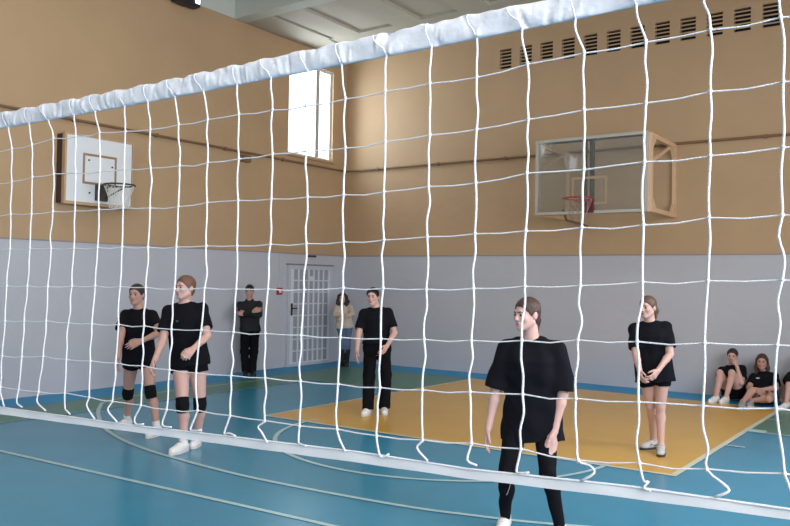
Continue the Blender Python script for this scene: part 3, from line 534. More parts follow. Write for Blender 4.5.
# ------------------------------------------------------------------ sculpted figures (signed distance fields -> surface nets)
def nz(v): v = np.asarray(v, float); return v / (np.linalg.norm(v) + 1e-12)
class Sculpt:
    def __init__(s): s.ops = []
    def _add(s, fn, lo, hi, k, mode): s.ops.append((fn, np.asarray(lo, float), np.asarray(hi, float), k, mode)); return s
    def cone(s, a, b, ra, rb, k=.02, mode=0, cuts=()):
        a = np.asarray(a, float); b = np.asarray(b, float); ba = b - a; L2 = ba @ ba + 1e-12
        def fn(x, y, z):
            px, py, pz = x - a[0], y - a[1], z - a[2]
            t = np.clip((px * ba[0] + py * ba[1] + pz * ba[2]) / L2, 0, 1)
            d = np.sqrt((px - t * ba[0]) ** 2 + (py - t * ba[1]) ** 2 + (pz - t * ba[2]) ** 2) - (ra + (rb - ra) * t)
            for (c, n) in cuts: d = np.maximum(d, (x - c[0]) * n[0] + (y - c[1]) * n[1] + (z - c[2]) * n[2])
            return d
        r = max(ra, rb); return s._add(fn, np.minimum(a, b) - r, np.maximum(a, b) + r, k, mode)
    def ell(s, c, ax, rad, k=.02, mode=0, cuts=()):
        c = np.asarray(c, float); A = np.array(ax, float); r = np.asarray(rad, float)
        ext = np.sqrt(((A * r[:, None]) ** 2).sum(0))
        def fn(x, y, z):
            p = (x - c[0], y - c[1], z - c[2]); k0 = 0; k1 = 0
            for i in range(3):
                q = p[0] * A[i, 0] + p[1] * A[i, 1] + p[2] * A[i, 2]; k0 = k0 + (q / r[i]) ** 2; k1 = k1 + (q / r[i] ** 2) ** 2
            k0 = np.sqrt(k0); k1 = np.sqrt(k1); d = k0 * (k0 - 1) / (k1 + 1e-9)
            for (cc, n) in cuts: d = np.maximum(d, (x - cc[0]) * n[0] + (y - cc[1]) * n[1] + (z - cc[2]) * n[2])
            return d
        return s._add(fn, c - ext, c + ext, k, mode)
    def loft(s, o, lat, fwd, up, tab, k=.02, mode=0, p=2.3):
        T = np.array(tab, float); m = T[:, 1:3].max() * 1.15
        def fn(x, y, z):
            px, py, pz = x - o[0], y - o[1], z - o[2]
            u = px * lat[0] + py * lat[1] + pz * lat[2]; v = px * fwd[0] + py * fwd[1] + pz * fwd[2]; w = px * up[0] + py * up[1] + pz * up[2]
            hw = np.interp(w, T[:, 0], T[:, 1]); hd = np.interp(w, T[:, 0], T[:, 2]); vc = np.interp(w, T[:, 0], T[:, 3])
            q = ((np.abs(u) / hw) ** p + (np.abs(v - vc) / hd) ** p) ** (1 / p)
            d = (q - 1) * np.minimum(hw, hd)
            return np.maximum(np.maximum(d, T[0, 0] - w), w - T[-1, 0])
        a = o + up * T[0, 0]; b = o + up * T[-1, 0]
        return s._add(fn, np.minimum(a, b) - m, np.maximum(a, b) + m, k, mode)
    def cut(s, c, n, lo=None, hi=None):
        def fn(x, y, z): return (x - c[0]) * n[0] + (y - c[1]) * n[1] + (z - c[2]) * n[2]
        return s._add(fn, [-1e3] * 3 if lo is None else lo, [1e3] * 3 if hi is None else hi, .004, 2)
    def folds(s, amp, wl, seed, vert=0.):
        r_ = np.random.default_rng(seed); ks = []
        for _ in range(5):
            v = nz(r_.normal(size=3) * np.array([1, 1, .45 + .6 * (1 - vert)])); ks.append((v * 2 * math.pi / (wl * r_.uniform(.7, 1.6)), r_.uniform(0, 6.28)))
        def fn(x, y, z):
            d = 0
            for kk, f0 in ks: d = d + np.sin(x * kk[0] + y * kk[1] + z * kk[2] + f0)
            return d * amp / 2.2
        return s._add(fn, [-1e3] * 3, [1e3] * 3, 0, 3)
    def build(s, name, m, parent, h, mats=None):
        add = [q for q in s.ops if q[4] == 0]
        lo = np.min([q[1] for q in add], 0) - 3 * h; hi = np.max([q[2] for q in add], 0) + 3 * h
        n = np.ceil((hi - lo) / h).astype(int) + 1
        xs = (lo[0] + h * np.arange(n[0])).astype(np.float32); ys = (lo[1] + h * np.arange(n[1])).astype(np.float32); zs = (lo[2] + h * np.arange(n[2])).astype(np.float32)
        D = np.full(n, .5, np.float32)
        for fn, a, b, k, mode in s.ops:
            mg = k + 2.5 * h
            i0 = np.clip(np.floor((a - mg - lo) / h).astype(int), 0, n); i1 = np.clip(np.ceil((b + mg - lo) / h).astype(int) + 1, 0, n)
            if np.any(i1 <= i0): continue
            sl = tuple(slice(p, q) for p, q in zip(i0, i1))
            x = xs[sl[0]][:, None, None]; y = ys[sl[1]][None, :, None]; z = zs[sl[2]][None, None, :]
            d = fn(x, y, z).astype(np.float32); B = D[sl]
            if mode == 0:
                if k <= 0: D[sl] = np.minimum(B, d)
                else:
                    hh = np.clip(.5 + .5 * (B - d) / k, 0, 1); D[sl] = B + (d - B) * hh - k * hh * (1 - hh)
            elif mode == 1:      # smooth subtraction
                d = -d; hh = np.clip(.5 - .5 * (B - d) / k, 0, 1); D[sl] = B + (d - B) * hh + k * hh * (1 - hh)
            elif mode == 2: D[sl] = np.maximum(B, d)
            else: D[sl] = B + d
        S = D < 0
        cnt = np.zeros(n - 1, np.int8)
        for a in (0, 1):
            for b in (0, 1):
                for c in (0, 1): cnt += S[a:n[0] - 1 + a, b:n[1] - 1 + b, c:n[2] - 1 + c]
        mask = (cnt > 0) & (cnt < 8); I, J, K = np.nonzero(mask)
        idx = np.full(n - 1, -1, np.int32); idx[mask] = np.arange(len(I))
        pos = np.zeros((len(I), 3), np.float32); num = np.zeros(len(I), np.float32)
        cr = [(a, b, c) for a in (0, 1) for b in (0, 1) for c in (0, 1)]
        for p in cr:
            for ax in range(3):
                if p[ax]: continue
                q = list(p); q[ax] = 1
                d0 = D[I + p[0], J + p[1], K + p[2]]; d1 = D[I + q[0], J + q[1], K + q[2]]
                c_ = (d0 < 0) != (d1 < 0); tt = np.where(c_, d0 / np.where(c_, d0 - d1, 1), 0)
                v = np.array(p, np.float32)[None] + 0 * pos; v[:, ax] += tt
                pos += np.where(c_[:, None], v, 0); num += c_
        P = (np.stack([I, J, K], 1) + pos / num[:, None]) * h + lo
        Q = []
        for ax in range(3):
            sa = [slice(None)] * 3; sb = [slice(None)] * 3; sa[ax] = slice(0, -1); sb[ax] = slice(1, None)
            A = S[tuple(sa)]; Bq = S[tuple(sb)]
            e = np.nonzero(A != Bq); fl_ = A[e]
            o1, o2 = (ax + 1) % 3, (ax + 2) % 3
            ok = (e[o1] > 0) & (e[o2] > 0) & (e[o1] < n[o1] - 1) & (e[o2] < n[o2] - 1)
            e = [q[ok] for q in e]; fl_ = fl_[ok]
            def cell(d1, d2):
                c = list(e); c[o1] = c[o1] - d1; c[o2] = c[o2] - d2; return idx[c[0], c[1], c[2]]
            q = np.stack([cell(1, 1), cell(0, 1), cell(0, 0), cell(1, 0)], 1)
            q[~fl_] = q[~fl_][:, ::-1]; Q.append(q)
        Q = np.concatenate(Q); Q = Q[(Q >= 0).all(1)]
        return mesh_obj(name, P, Q, m, parent, True, mats)

def ortho(a, d): return nz(np.asarray(a, float) - d * (np.asarray(a, float) @ d))

def hand(S, W, E, s, palm, thumb, curl, bend=None, spread=.012, k=.006):
    d = nz(W - E)
    if bend is not None: d = nz(d + np.asarray(bend, float))
    n = ortho(palm, d); t = ortho(np.asarray(thumb, float) - n * (np.asarray(thumb, float) @ n), d)
    S.cone(E * .12 + W * .88, W + d * .012 * s, .024 * s, .023 * s, .015)
    ln = (.040, .044, .041, .032)
    for i in range(4):
        q = 1.5 - i; kn = W + d * (.088 - .004 * abs(q - .5)) * s + t * q * .0195 * s
        S.cone(W + d * .010 * s + t * q * .011 * s, kn, .0155 * s, .0125 * s, .012)
        p = kn; dirv = nz(d + t * q * .05); ang = 0
        for j, f_ in enumerate((1., .62, .50)):
            ang = curl * (j + .6) * (1 + .12 * i); dv = nz(dirv * math.cos(ang) + n * math.sin(ang)); p2 = p + dv * ln[i] * f_ * s * 1.08
            S.cone(p, p2, (.0096 - .0012 * j) * s, (.0090 - .0013 * j) * s, k); p = p2
    b0 = W + d * .018 * s + t * .018 * s; b1 = b0 + (d * .032 + t * .028 + n * .010) * s; b2 = b1 + nz(d * .9 + t * .25 + n * (.25 + curl * .4)) * .034 * s; b3 = b2 + nz(d * .9 - t * .05 + n * (.3 + curl * .5)) * .026 * s
    S.cone(b0, b1, .0155 * s, .0125 * s, .012); S.cone(b1, b2, .0115 * s, .0098 * s, k); S.cone(b2, b3, .0098 * s, .0078 * s, k)

def head(S, J, s, male=False):
    C, F = np.array(J['head']), nz(J['face']); Rr = nz(np.cross(F, [0, 0, 1])); Uu = np.cross(Rr, F); A = (Rr, F, Uu)
    P = lambda u, v, w: C + (Rr * u + F * v + Uu * w) * s
    S.ell(P(0, -.014, .030), A, np.array([.0745, .094, .084]) * s, .02)
    S.ell(P(0, .018, -.030), A, np.array([.060, .070, .078]) * s, .03)
    S.cone(P(0, .030, -.065), P(0, .064, -.096), .040 * s, .020 * s, .025)
    for q in (-1, 1):
        S.cone(P(q * .050, .000, -.055), P(q * .016, .062, -.094), .020 * s, .016 * s, .025)
        S.ell(P(q * .036, .058, -.026), A, np.array([.024, .024, .022]) * s, .02)
        S.ell(P(q * .030, .104, -.001), A, np.array([.017, .022, .0125]) * s, .012, 1)
        S.ell(P(q * .0765, -.012, -.008), (nz(Rr + F * .25 * q), nz(F - Rr * .25 * q), Uu), np.array([.009, .019, .031]) * s, .006)
    S.cone(P(-.026, .078, .022), P(.026, .078, .022), .013 * s, .013 * s, .012)
    S.cone(P(0, .083, .008), P(0, .103, -.031), .008 * s, .0115 * s, .010)
    for q in (-1, 1): S.cone(P(q * .011, .090, -.036), P(q * .008, .096, -.034), .0085 * s, .007 * s, .006)
    S.ell(P(0, .082, -.062), A, np.array([.021, .013, .012]) * s, .010)
    S.cone(P(-.012, .0955, -.066), P(.012, .0955, -.066), .0018 * s, .0018 * s, .004, 1)
    N = np.array(J['neck']); 
    S.cone(P(0, -.028, -.060), N + np.array([0, 0, .01]), .050 * s * (1.1 if male else 1), .056 * s, .025)
    return P, A, (Rr, F, Uu)

def body_tab(k=1., tw=1., s=1., male=False):
    T = [(-.11, .07, .06, -.01), (-.06, .150, .100, -.012), (0., .168, .112, -.012), (.06, .162, .108, -.008), (.12, .140, .098, 0), (.20, .122, .086, .004), (.29, .134, .094, .006), (.37, .148, .104, .008), (.44, .150, .094, 0), (.49, .115, .074, -.008), (.535, .062, .056, -.012)]
    return [(w * (tw if w > 0 else s), a * s * k, b * s * k, c * s) for w, a, b, c in T]

def person(key, label, P_):
    J = {k: (np.array(v) if isinstance(v, list) else v) for k, v in PEOPLE[key].items()}
    s = J['s']; h = P_.get('h', .0065); male = P_.get('male', False)
    N, Pv = J['neck'], J['pelvis']; up = nz(N - Pv); fwd = nz(J['fwd'] - up * (J['fwd'] @ up)); lat = np.cross(fwd, up)
    tw = np.linalg.norm(N - Pv) / .54
    skin = M[P_.get('skin', 'skin')]
    base = (J['AR'] + J['AL']) / 2; root = thing('person', (float(base[0]), float(base[1]), 0), label, 'person', P_.get('group'))
    # --- body
    S = Sculpt()
    S.loft(Pv, lat, fwd, up, body_tab(1, tw, s), .03)
    if not male:
        for q in (-1, 1): S.ell(Pv + up * .36 * tw + fwd * .082 * s + lat * q * .068 * s, (lat, fwd, up), np.array([.058, .045, .055]) * s, .03)
    for a, e, w, sg in (('SR', 'ER', 'WR', 1), ('SL', 'EL', 'WL', -1)):
        Sh, E, W = J[a], J[e], J[w]
        S.cone(N - up * .035 * s, Sh, .030 * s, .036 * s, .03)
        S.cone(Sh, E, .043 * s, .036 * s, .02); S.cone(Sh * .6 + E * .4, E, .043 * s, .034 * s, .02)
        mid = E * .72 + W * .28
        S.cone(E, mid, .036 * s, .037 * s, .015); S.cone(mid, W, .037 * s, .0235 * s, .015)
        hp = P_.get('hand' + ('R' if sg > 0 else 'L'), {})
        d = nz(W - E)
        if abs(d[2]) > .62: palm, th = -lat * sg - fwd * .25, fwd
        else: palm, th = -fwd, np.array([0, 0, 1.])
        hand(S, W, E, s, hp.get('palm', palm), hp.get('thumb', th), hp.get('curl', .28), hp.get('bend'))
    for a, k_, n_, sg, td in (('HR', 'KR', 'AR', 1, 'TR'), ('HL', 'KL', 'AL', -1, 'TL')):
        H, K, A_ = J[a], J[k_], J[n_]; bk = -nz(J[td])
        S.cone(H + up * .02 * s, K, .084 * s, .050 * s, .03); S.cone(H * .75 + K * .25, K * .85 + H * .15, .078 * s, .052 * s, .02)
        S.ell(K - bk * .012 * s, (lat, fwd, up), np.array([.045, .047, .055]) * s, .02)
        c1 = K * .70 + A_ * .30 + bk * .020 * s
        S.cone(K, c1, .045 * s, .050 * s, .02); S.cone(c1, A_, .049 * s, .031 * s, .02)
        S.cone(A_, A_ - np.array([0, 0, .035 * s]) - bk * .11 * s, .031 * s, .022 * s, .02); S.cone(A_, A_ - np.array([0, 0, .045 * s]) + bk * .02 * s, .030 * s, .024 * s, .02)
    HP, HA, (Rr, F, Uu) = head(S, J, s, male)
    body = S.build('body', skin, root, h)
    for q in (-1, 1):
        e = Sculpt(); e.ell(HP(q * .030, .0775, -.001), HA, np.array([.0135, .0125, .0095]) * s, 0); eo = e.build('eye', M['eyewhite'], body, .0025 * (1 if h < .006 else 1.4), [M['eyewhite'], M['iris']])
        c = HP(q * .030, .0905, -.001) + F * 0 - np.array(origin(body)) ; pol = eo.data.polygons; cen = np.zeros(len(pol) * 3); pol.foreach_get('center', cen); cen = cen.reshape(-1, 3) - c
        pol.foreach_set('material_index', (np.hypot(cen @ Rr, cen @ Uu) < .0092 * s).astype(np.int32))
        b = Sculpt(); b.cone(HP(q * .014, .092, .016), HP(q * .032, .0885, .0215), .0036 * s, .0038 * s, 0); b.cone(HP(q * .032, .0885, .0215), HP(q * .047, .073, .017), .0038 * s, .0025 * s, .004); b.build('eyebrow', M[P_.get('brow', 'brow')], body, .003)
    l = Sculpt(); l.ell(HP(0, .0905, -.0605), HA, np.array([.0195, .0075, .0045]) * s, 0); l.ell(HP(0, .0895, -.0695), HA, np.array([.0165, .0080, .0052]) * s, .002); l.build('lips', M['lips'], body, .003)
    # --- hair
    S = Sculpt(); st = P_.get('hair', 'tied'); hm = M['hair_' + P_.get('hc', 'brown')]
    S.ell(HP(0, -.016, .034), HA, np.array([.0835, .1015, .0905]) * s, 0)
    S.ell(HP(0, -.045, -.020), HA, np.array([.068, .062, .075]) * s, .02)
    npl = (F * .80 - Uu * .60); cpt = HP(0, .082, .070) if not male else HP(0, .088, .060)
    S.cut(cpt, npl)
    if male: S.cut(HP(0, -.05, -.065), -Uu)
    if st == 'low_tail':
        S.ell(HP(.0, -.098, -.050), HA, np.array([.030, .028, .034]) * s, .015); S.cone(HP(0, -.105, -.06), HP(.0, -.095, -.155), .024 * s, .012 * s, .015)
    elif st == 'pony':
        S.ell(HP(.0, -.125, .010), HA, np.array([.026, .026, .026]) * s, .012); S.cone(HP(0, -.130, .010), HP(0, -.165, -.050), .028 * s, .030 * s, .015); S.cone(HP(0, -.165, -.050), HP(0, -.150, -.15), .030 * s, .010 * s, .015)
    elif st == 'bun': S.ell(HP(0, -.108, .020), HA, np.array([.028, .024, .028]) * s, .015)
    elif st in ('long', 'curly'):
        dn = .24 if st == 'long' else .26; w = .030 if st == 'long' else .056
        for q in (-1, 1):
            S.cone(HP(q * .070, -.010, .03), HP(q * (.078 if st == 'long' else .092), -.008, -.10), (.022 if st == 'long' else .044) * s, w * s, .02); S.cone(HP(q * .080, -.008, -.09), HP(q * .080, .02, -dn), w * s, .018 * s, .02)
        S.cone(HP(0, -.075, .0), HP(0, -.075, -dn), .075 * s, .05 * s, .03)
        if st == 'curly': S.folds(.010, .05, 3)
    S.folds(.0012, .02, 5); S.build('hair', hm, root, min(h, .006))
    if P_.get('headband'):
        S = Sculpt(); S.ell(HP(0, -.014, .036), HA, np.array([.0875, .106, .094]) * s, 0); nb = nz(F * .82 - Uu * .58); S.cut(HP(0, .062, .080) , nb); S.cut(HP(0, .040, .080), -nb); S.build('headband', M['black2'], root, .005)
    # --- top
    o = P_['shirt']; L = o.get('loose', .015); hem = o['hem']
    S = Sculpt(); wd = .035 if male else 0
    T = [(hem, .172 + L * 1.25, .122 + L * 1.2, 0)] + [(w, a, b, c) for w, a, b, c in
         ((-.02, .176 + L, .124 + L, -.004), (.10, .160 + L, .112 + L, 0), (.20, .150 + L + wd * .4, .106 + L, .004), (.30, .160 + L * .9 + wd * .5, .124 + L * .8, .012), (.38, .170 + L * .6 + wd * .5, .134 + L * .5, .014), (.44, .166 + L * .3, .112 + L * .2, .002), (.485, .128, .088, -.006), (.525, .085, .072, -.010)) if w > hem + .03]
    S.loft(Pv, lat, fwd, up, [(w * (tw if w > 0 else s), a * s, b * s, c * s) for w, a, b, c in T], .02)
    sl, r0, r1 = o.get('sleeve', .20), o.get('r0', .055), o.get('r1', .074)
    for a, e, w in (('SR', 'ER', 'WR'), ('SL', 'EL', 'WL')):
        Sh, E, W = J[a], J[e], J[w]; d = nz(E - Sh)
        S.cone(N - up * .038 * s, Sh + up * .004 * s, .053 * s, .049 * s, .04)
        if o.get('long'):
            S.cone(Sh, E, r0 * s, .052 * s, .03); S.cone(E, W, .052 * s, .040 * s, .02, cuts=[(W - nz(W - E) * .005, nz(W - E))])
        else:
            en = Sh + d * sl * s; S.cone(Sh, en + d * .05 * s, r0 * s, r1 * s, .035, cuts=[(en, d)])
    S.folds(o.get('fold', .0045), o.get('wl', .13), sum(map(ord, key)), .6)
    S.ell(N + up * .046 * s + fwd * .030 * s, (lat, fwd, up), np.array([.080, .082, .058]) * s, .012, 1)
    top = S.build(o.get('name', 'shirt'), M[o.get('m', 'black')], root, h)
    if o.get('collar'):
        S = Sculpt(); S.ell(N + up * .012 * s, (lat, fwd, up), np.array([.080, .080, .040]) * s, 0); S.ell(N + up * .05 * s + fwd * .03 * s, (lat, fwd, up), np.array([.058, .07, .06]) * s, .006, 1); S.build('hood' if o.get('hood') else 'collar', M[o.get('m', 'black')], top, h)
    for (u_, w_, hw_, hh_, m_) in o.get('prints', []):
        c = Pv + up * w_ * tw + lat * u_ * s
        # walk out to the cloth surface
        me = top.data; co = np.zeros(len(me.vertices) * 3); me.vertices.foreach_get('co', co); co = co.reshape(-1, 3) + origin(top)
        r_ = co - c; off = r_ @ fwd; pr = r_ - off[:, None] * fwd; sel = (np.linalg.norm(pr, axis=1) < .03) & (off > 0)
        q = c + fwd * (off[sel].max() if sel.any() else .13)
        b = Sculpt(); b.ell(q, (lat, fwd, up), np.array([hw_, .005, hh_]), 0); b.build('chest_print', M[m_], top, .003)
    # --- bottoms
    o = P_.get('bottom', {}); ty = o.get('type', 'shorts'); bm_ = M[o.get('m', 'black2')]
    S = Sculpt(); il = o.get('infl', .010)
    PT = [(-.10, .13, .10, -.01), (-.05, .165 + il, .110 + il, -.012), (.0, .172 + il, .116 + il, -.012), (.06, .166 + il, .112 + il, -.008), (o.get('waist', .11), .146 + il, .104 + il, 0)]
    S.loft(Pv, lat, fwd, up, [(w * s, a * s, b * s, c * s) for w, a, b, c in PT], .02)
    for a, k_, n_, td in (('HR', 'KR', 'AR', 'TR'), ('HL', 'KL', 'AL', 'TL')):
        H, K, A_ = J[a], J[k_], J[n_]; d = nz(K - H); bk = -nz(J[td])
        if ty == 'shorts':
            Ln = o.get('len', .16) * s; en = H + d * Ln; S.cone(H, en + d * .04 * s, .092 * s, o.get('r', .098) * s, .02, cuts=[(en, d)])
        elif ty == 'leggings':
            S.cone(H + up * .02 * s, K, .090 * s, .056 * s, .03); S.cone(H * .75 + K * .25, K * .85 + H * .15, .084 * s, .058 * s, .02); S.ell(K - bk * .012 * s, (lat, fwd, up), np.array([.051, .053, .060]) * s, .02)
            c1 = K * .70 + A_ * .30 + bk * .020 * s; en = A_ + (K - A_) * .02
            S.cone(K, c1, .051 * s, .056 * s, .02); S.cone(c1, A_, .055 * s, .037 * s, .02, cuts=[(en, nz(A_ - K))])
        else:
            rk, ra = o.get('rk', .075), o.get('ra', .072)
            S.cone(H, K, .096 * s, rk * s, .03); dd = nz(A_ - K); en = A_ + dd * o.get('drop', .02) * s; S.cone(K, en, rk * s, ra * s, .03, cuts=[(en, dd)])
    S.folds(o.get('fold', .003), .12, 31 + sum(map(ord, key)), .5)
    bot = S.build({'shorts': 'shorts', 'leggings': 'leggings'}.get(ty, o.get('name', 'trousers')), bm_, root, h)
    if o.get('squiggle'):
        K, A_ = J['KR'], J['AR']; c = K * .93 + A_ * .07; ff = nz(J['fwd'] * .9 + lat * -.1); r2 = nz(np.cross(ff, [0, 0, 1])); b = MB(); P = []
        for (a, z) in ((-.045, .03), (-.02, .035), (.02, .03), (.038, .0), (.034, -.04), (.020, -.085), (.012, -.10)):
            q = c + r2 * -a * 1.0; P.append(q + np.array([0, 0, z]) + ff * (math.sqrt(max(.0, .060 ** 2 - a * a)) + .004))
        b.tube(catmull(P, 3), .0022, 6); b.build('leg_print', M['shoegrey'], bot)
    if o.get('cord'):
        c = Pv + fwd * (.128 * s + .012) + up * .03; b = MB(); b.tube([c + lat * .012, c + lat * .016 - up * .06], .004, 6); b.tube([c - lat * .012, c - lat * .018 - up * .05], .004, 6); b.build('drawstring', M['shoegrey'], bot)
    # --- knee pads
    if P_.get('pads'):
        for k_, n_, a in (('KR', 'AR', 'HR'), ('KL', 'AL', 'HL')):
            if P_['pads'] is not True and k_ not in P_['pads']: continue
            K, A_, H = J[k_], J[n_], J[a]; S = Sculpt(); u1 = nz(H - K); u2 = nz(A_ - K)
            S.cone(K, K + u1 * .09 * s, .060 * s, .066 * s, .02, cuts=[(K + u1 * .070 * s, u1)]); S.cone(K, K + u2 * .09 * s, .060 * s, .060 * s, .02, cuts=[(K + u2 * .066 * s, u2)]); S.ell(K + nz(J['fwd']) * .022 * s, (lat, fwd, up), np.array([.050, .048, .058]) * s, .02)
            S.build('knee_pad', M['pad'], root, h)
    # --- shoes
    so = P_.get('shoe', {}); sty = so.get('type', 'trainer')
    for n_, k_, td in (('AR', 'KR', 'TR'), ('AL', 'KL', 'TL')):
        A_, K = J[n_], J[k_]; tt = nz(J[td] * np.array([1, 1, 0])); sd = np.cross(tt, [0, 0, 1.]); z0 = A_[2] - .085 * s
        Q = lambda u, v, w: np.array([A_[0], A_[1], z0]) + (tt * u + sd * v) * s + np.array([0, 0, w * s])
        S = Sculpt()
        S.cone(Q(-.035, 0, .052), Q(.05, 0, .056), .039 * s, .042 * s, 0); S.cone(Q(.05, 0, .052), Q(.150, .004, .036), .042 * s, .033 * s, .02); S.cone(Q(.06, -.004, .04), Q(.13, -.012, .034), .036 * s, .032 * s, .02)
        if sty == 'boot': S.cone(Q(-.005, 0, .06), A_ + (K - A_) * .85, .042 * s, .072 * s, .02, cuts=[(A_ + (K - A_) * .78, nz(K - A_))])
        else: S.cone(Q(-.008, 0, .06), Q(-.012, 0, .105), .040 * s, .041 * s, .02, cuts=[(Q(0, 0, .108), np.array([0, 0, 1.]))])
        S.cut(Q(0, 0, .020), np.array([0, 0, -1.]))
        sh = S.build('boot' if sty == 'boot' else 'shoe', M[so.get('m', 'shoewhite')], root, min(h, .0055))
        S = Sculpt()
        ol = MB(); poly = []
        for k in range(28):
            a = 2 * math.pi * k / 28; uu = .058 + .142 * math.cos(a); ww = .046 * math.sin(a) * (1 + .18 * math.cos(a)) - .004; q = Q(uu, ww, 0); poly.append((q[0], q[1]))
        ol.prism(poly, 2, z0 + .002, z0 + .026 * s); ol.build('sole', M[so.get('sole', 'sole')], sh)
        if sty == 'trainer':
            b = MB()
            for i in range(4):
                uu = .045 + .022 * i; zz = .099 - .0085 * i; P = [Q(uu, -.024, zz - .008), Q(uu + .006, 0, zz + .002), Q(uu, .024, zz - .008)]; b.tube(P, .0042 * s, 5)
            b.build('laces', M[so.get('lace', 'lace')], sh)
            if so.get('panel'):
                b = MB(); 
                for q in (-1, 1): b.tube(catmull([Q(-.02, q * .040, .06), Q(.03, q * .043, .045), Q(.07, q * .040, .06), Q(.10, q * .036, .045)], 3), .007 * s, 6)
                b.build('side_stripe', M[so['panel']], sh)
        if P_.get('sock'):
            S = Sculpt(); S.cone(A_ + np.array([0, 0, -.01]), A_ + (K - A_) * .22, .038 * s, .041 * s, 0, cuts=[(A_ + (K - A_) * .2, nz(K - A_))]); S.build('sock', M['sock'], root, .006)
    return root

G = 'players in black waiting on the far side of the net'
person('near', 'tall young person in oversized black T-shirt and leggings standing closest to the net', dict(h=.0048, hair='low_tail', hc='brown', group=G,
    shirt=dict(hem=-.19, loose=.036, sleeve=.30, r0=.066, r1=.094, fold=.0065, wl=.16), bottom=dict(type='leggings', infl=.006, squiggle=True), shoe=dict(m='shoewhite'), handR=dict(curl=.30), handL=dict(curl=.22, bend=(.25, 0, -1.3))))
person('lefta', 'player in black with dark hair and knee pads, left of the auburn-haired player', dict(h=.006, hair='bun', hc='dark', skin='skintan', brow='hair_dark', group=G, pads=True, sock=True,
    shirt=dict(hem=-.055, loose=.022, sleeve=.19, r1=.078), bottom=dict(len=.13, r=.094), handL=dict(curl=.30), handR=dict(curl=.30)))
person('leftb', 'player in black shorts with auburn tied hair, knee pads and one fist at the waist', dict(h=.0055, hair='bun', hc='auburn', group=G, pads=True, sock=True,
    shirt=dict(hem=-.07, loose=.022, sleeve=.21, r1=.080, prints=[(.03, .37, .014, .010, 'greenprint')]), bottom=dict(len=.135, r=.100), handL=dict(curl=.95), handR=dict(curl=.40)))
person('far', 'player in black T-shirt and long black trousers standing on the edge of the yellow area', dict(h=.006, hair='pony', hc='black', brow='hair_dark', group=G, headband=True,
    shirt=dict(hem=.055, loose=.024, sleeve=.22, r1=.082), bottom=dict(type='trousers', infl=.012, rk=.080, ra=.078, drop=.02), shoe=dict(m='shoewhite', lace='lace'), handL=dict(curl=.5), handR=dict(curl=.25)))
person('right', 'player in black T-shirt with brown ponytail and clasped hands standing on the yellow area', dict(h=.0055, hair='pony', hc='mid', group=G,
    shirt=dict(hem=-.13, loose=.026, sleeve=.22, r1=.082), bottom=dict(len=.17, r=.096), shoe=dict(m='shoegrey2', sole='soledark', lace='soledark', panel='soledark'), handL=dict(curl=.6), handR=dict(curl=.5)))
W_ = 'onlookers along the walls'
person('man', 'person in dark hooded jacket with crossed arms standing against the left wall', dict(h=.007, male=True, hair='short', hc='black', brow='hair_dark', skin='skintan', group=W_,
    shirt=dict(hem=-.04, loose=.02, long=True, m='charcoal', name='jacket', collar=True, hood=True, r0=.060), bottom=dict(type='trousers', infl=.012, rk=.078, ra=.066), shoe=dict(type='plain', m='shoeblack', sole='soledark')))
person('girl', 'person with long dark curly hair, cream sweater and jeans standing by the corner', dict(h=.007, hair='curly', hc='dark', brow='hair_dark', group=W_,
    shirt=dict(hem=-.02, loose=.03, long=True, m='cream', name='sweater', r0=.064), bottom=dict(type='trousers', name='jeans', m='jeans', infl=.006, rk=.066, ra=.062, drop=-.24, fold=.0015), shoe=dict(type='boot', m='shoeblack', sole='soledark')))
person('sita', 'player in black sitting against the back wall with knees up and hand at mouth', dict(h=.006, hair='tied', hc='dark', brow='hair_dark', group=W_,
    shirt=dict(hem=-.02, loose=.016, sleeve=.19, r1=.076), bottom=dict(len=.14, r=.10), shoe=dict(m='shoewhite'), handL=dict(curl=.5), handR=dict(curl=.3)))
person('sitb', 'player in black with loose brown hair sitting cross-legged against the back wall', dict(h=.006, hair='long', hc='brown', skin='skintan', group=W_,
    shirt=dict(hem=-.02, loose=.020, sleeve=.20, r1=.078, prints=[(.06, .34, .030, .012, 'print')]), bottom=dict(len=.20, r=.105, m='black2'), shoe=dict(m='shoegrey'), handL=dict(curl=.3), handR=dict(curl=.3)))
person('sitc', 'player sitting against the back wall, half cut off by the right picture edge', dict(h=.007, hair='tied', hc='dark', group=W_, pads=['KR'],
    shirt=dict(hem=-.02, loose=.016, sleeve=.19, r1=.076), bottom=dict(len=.14, r=.10), shoe=dict(m='shoewhite')))

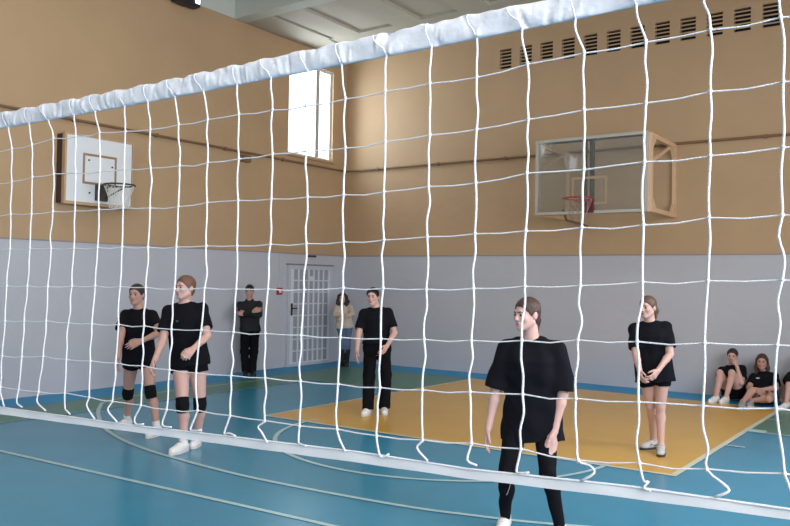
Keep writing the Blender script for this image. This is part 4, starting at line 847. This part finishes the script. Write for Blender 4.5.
# ------------------------------------------------------------------ light, world, camera
def area(name, loc, rot, sx, sy, power, col):
    l = bpy.data.lights.new(name, 'AREA'); l.shape = 'RECTANGLE'; l.size = sx; l.size_y = sy; l.energy = power; l.color = col
    o = bpy.data.objects.new(name, l); COL.objects.link(o); o.location = loc; o.rotation_euler = rot; return o
for i, (a, b_, za, zb) in enumerate(RW):     # daylight by unseen windows of the right wall, set low to shape the light
    area('window_daylight', (RX + .06, (a + b_) / 2, (za + zb) / 2), (0, math.radians(90), 0), zb - za - .1, b_ - a - .1, LP['win'], (.94, .97, 1.0))
area('corner_window_daylight', (-.6, (WIN[0] + WIN[1]) / 2 - .2, (WIN[2] + WIN[3]) / 2 + .3), (0, math.radians(-90), 0), 2.6, 2.2, LP['corner'], (.92, .96, 1.0))
for q in (WIN2, WIN3): area('reflection_window_light', (-.45, (q[0] + q[1]) / 2 - .3, 6.0), (0, math.radians(-90), 0), .9, 2.6, LP['side'], (.92, .96, 1.0))  # added light behind those openings, mirrored in the backboard glass
for k, y in enumerate((-7.5, -13.5, -19.5)):
    for x in (3.2, 9.2): area('ceiling_fill_light', (x, y, 6.9), (0, 0, 0), 1.2, .3, LP['ceil'], (1.0, .93, .84))  # fill light added under the ceiling, no fixtures there
w = bpy.data.worlds.new('sky'); bpy.context.scene.world = w; w.use_nodes = True
w.node_tree.nodes['Background'].inputs[0].default_value = (.93, .96, 1, 1); w.node_tree.nodes['Background'].inputs[1].default_value = LP['world']

cd = bpy.data.cameras.new('camera'); cam = bpy.data.objects.new('camera', cd); COL.objects.link(cam)
r, u, f_ = [Vector(CAM[k]) for k in 'ruf']
cam.matrix_world = Matrix(((r.x, u.x, -f_.x, CAM['loc'][0]), (r.y, u.y, -f_.y, CAM['loc'][1]), (r.z, u.z, -f_.z, CAM['loc'][2]), (0, 0, 0, 1)))
cd.sensor_fit = 'HORIZONTAL'; cd.sensor_width = 36; cd.lens = CAM['F'] / 790 * 36; cd.clip_start = .05
sc = bpy.context.scene; sc.camera = cam
sc.view_settings.view_transform = 'Standard'; sc.view_settings.look = 'None'; sc.view_settings.exposure = LP['exp']; sc.view_settings.gamma = 1.0; sc.view_settings.use_curve_mapping = False
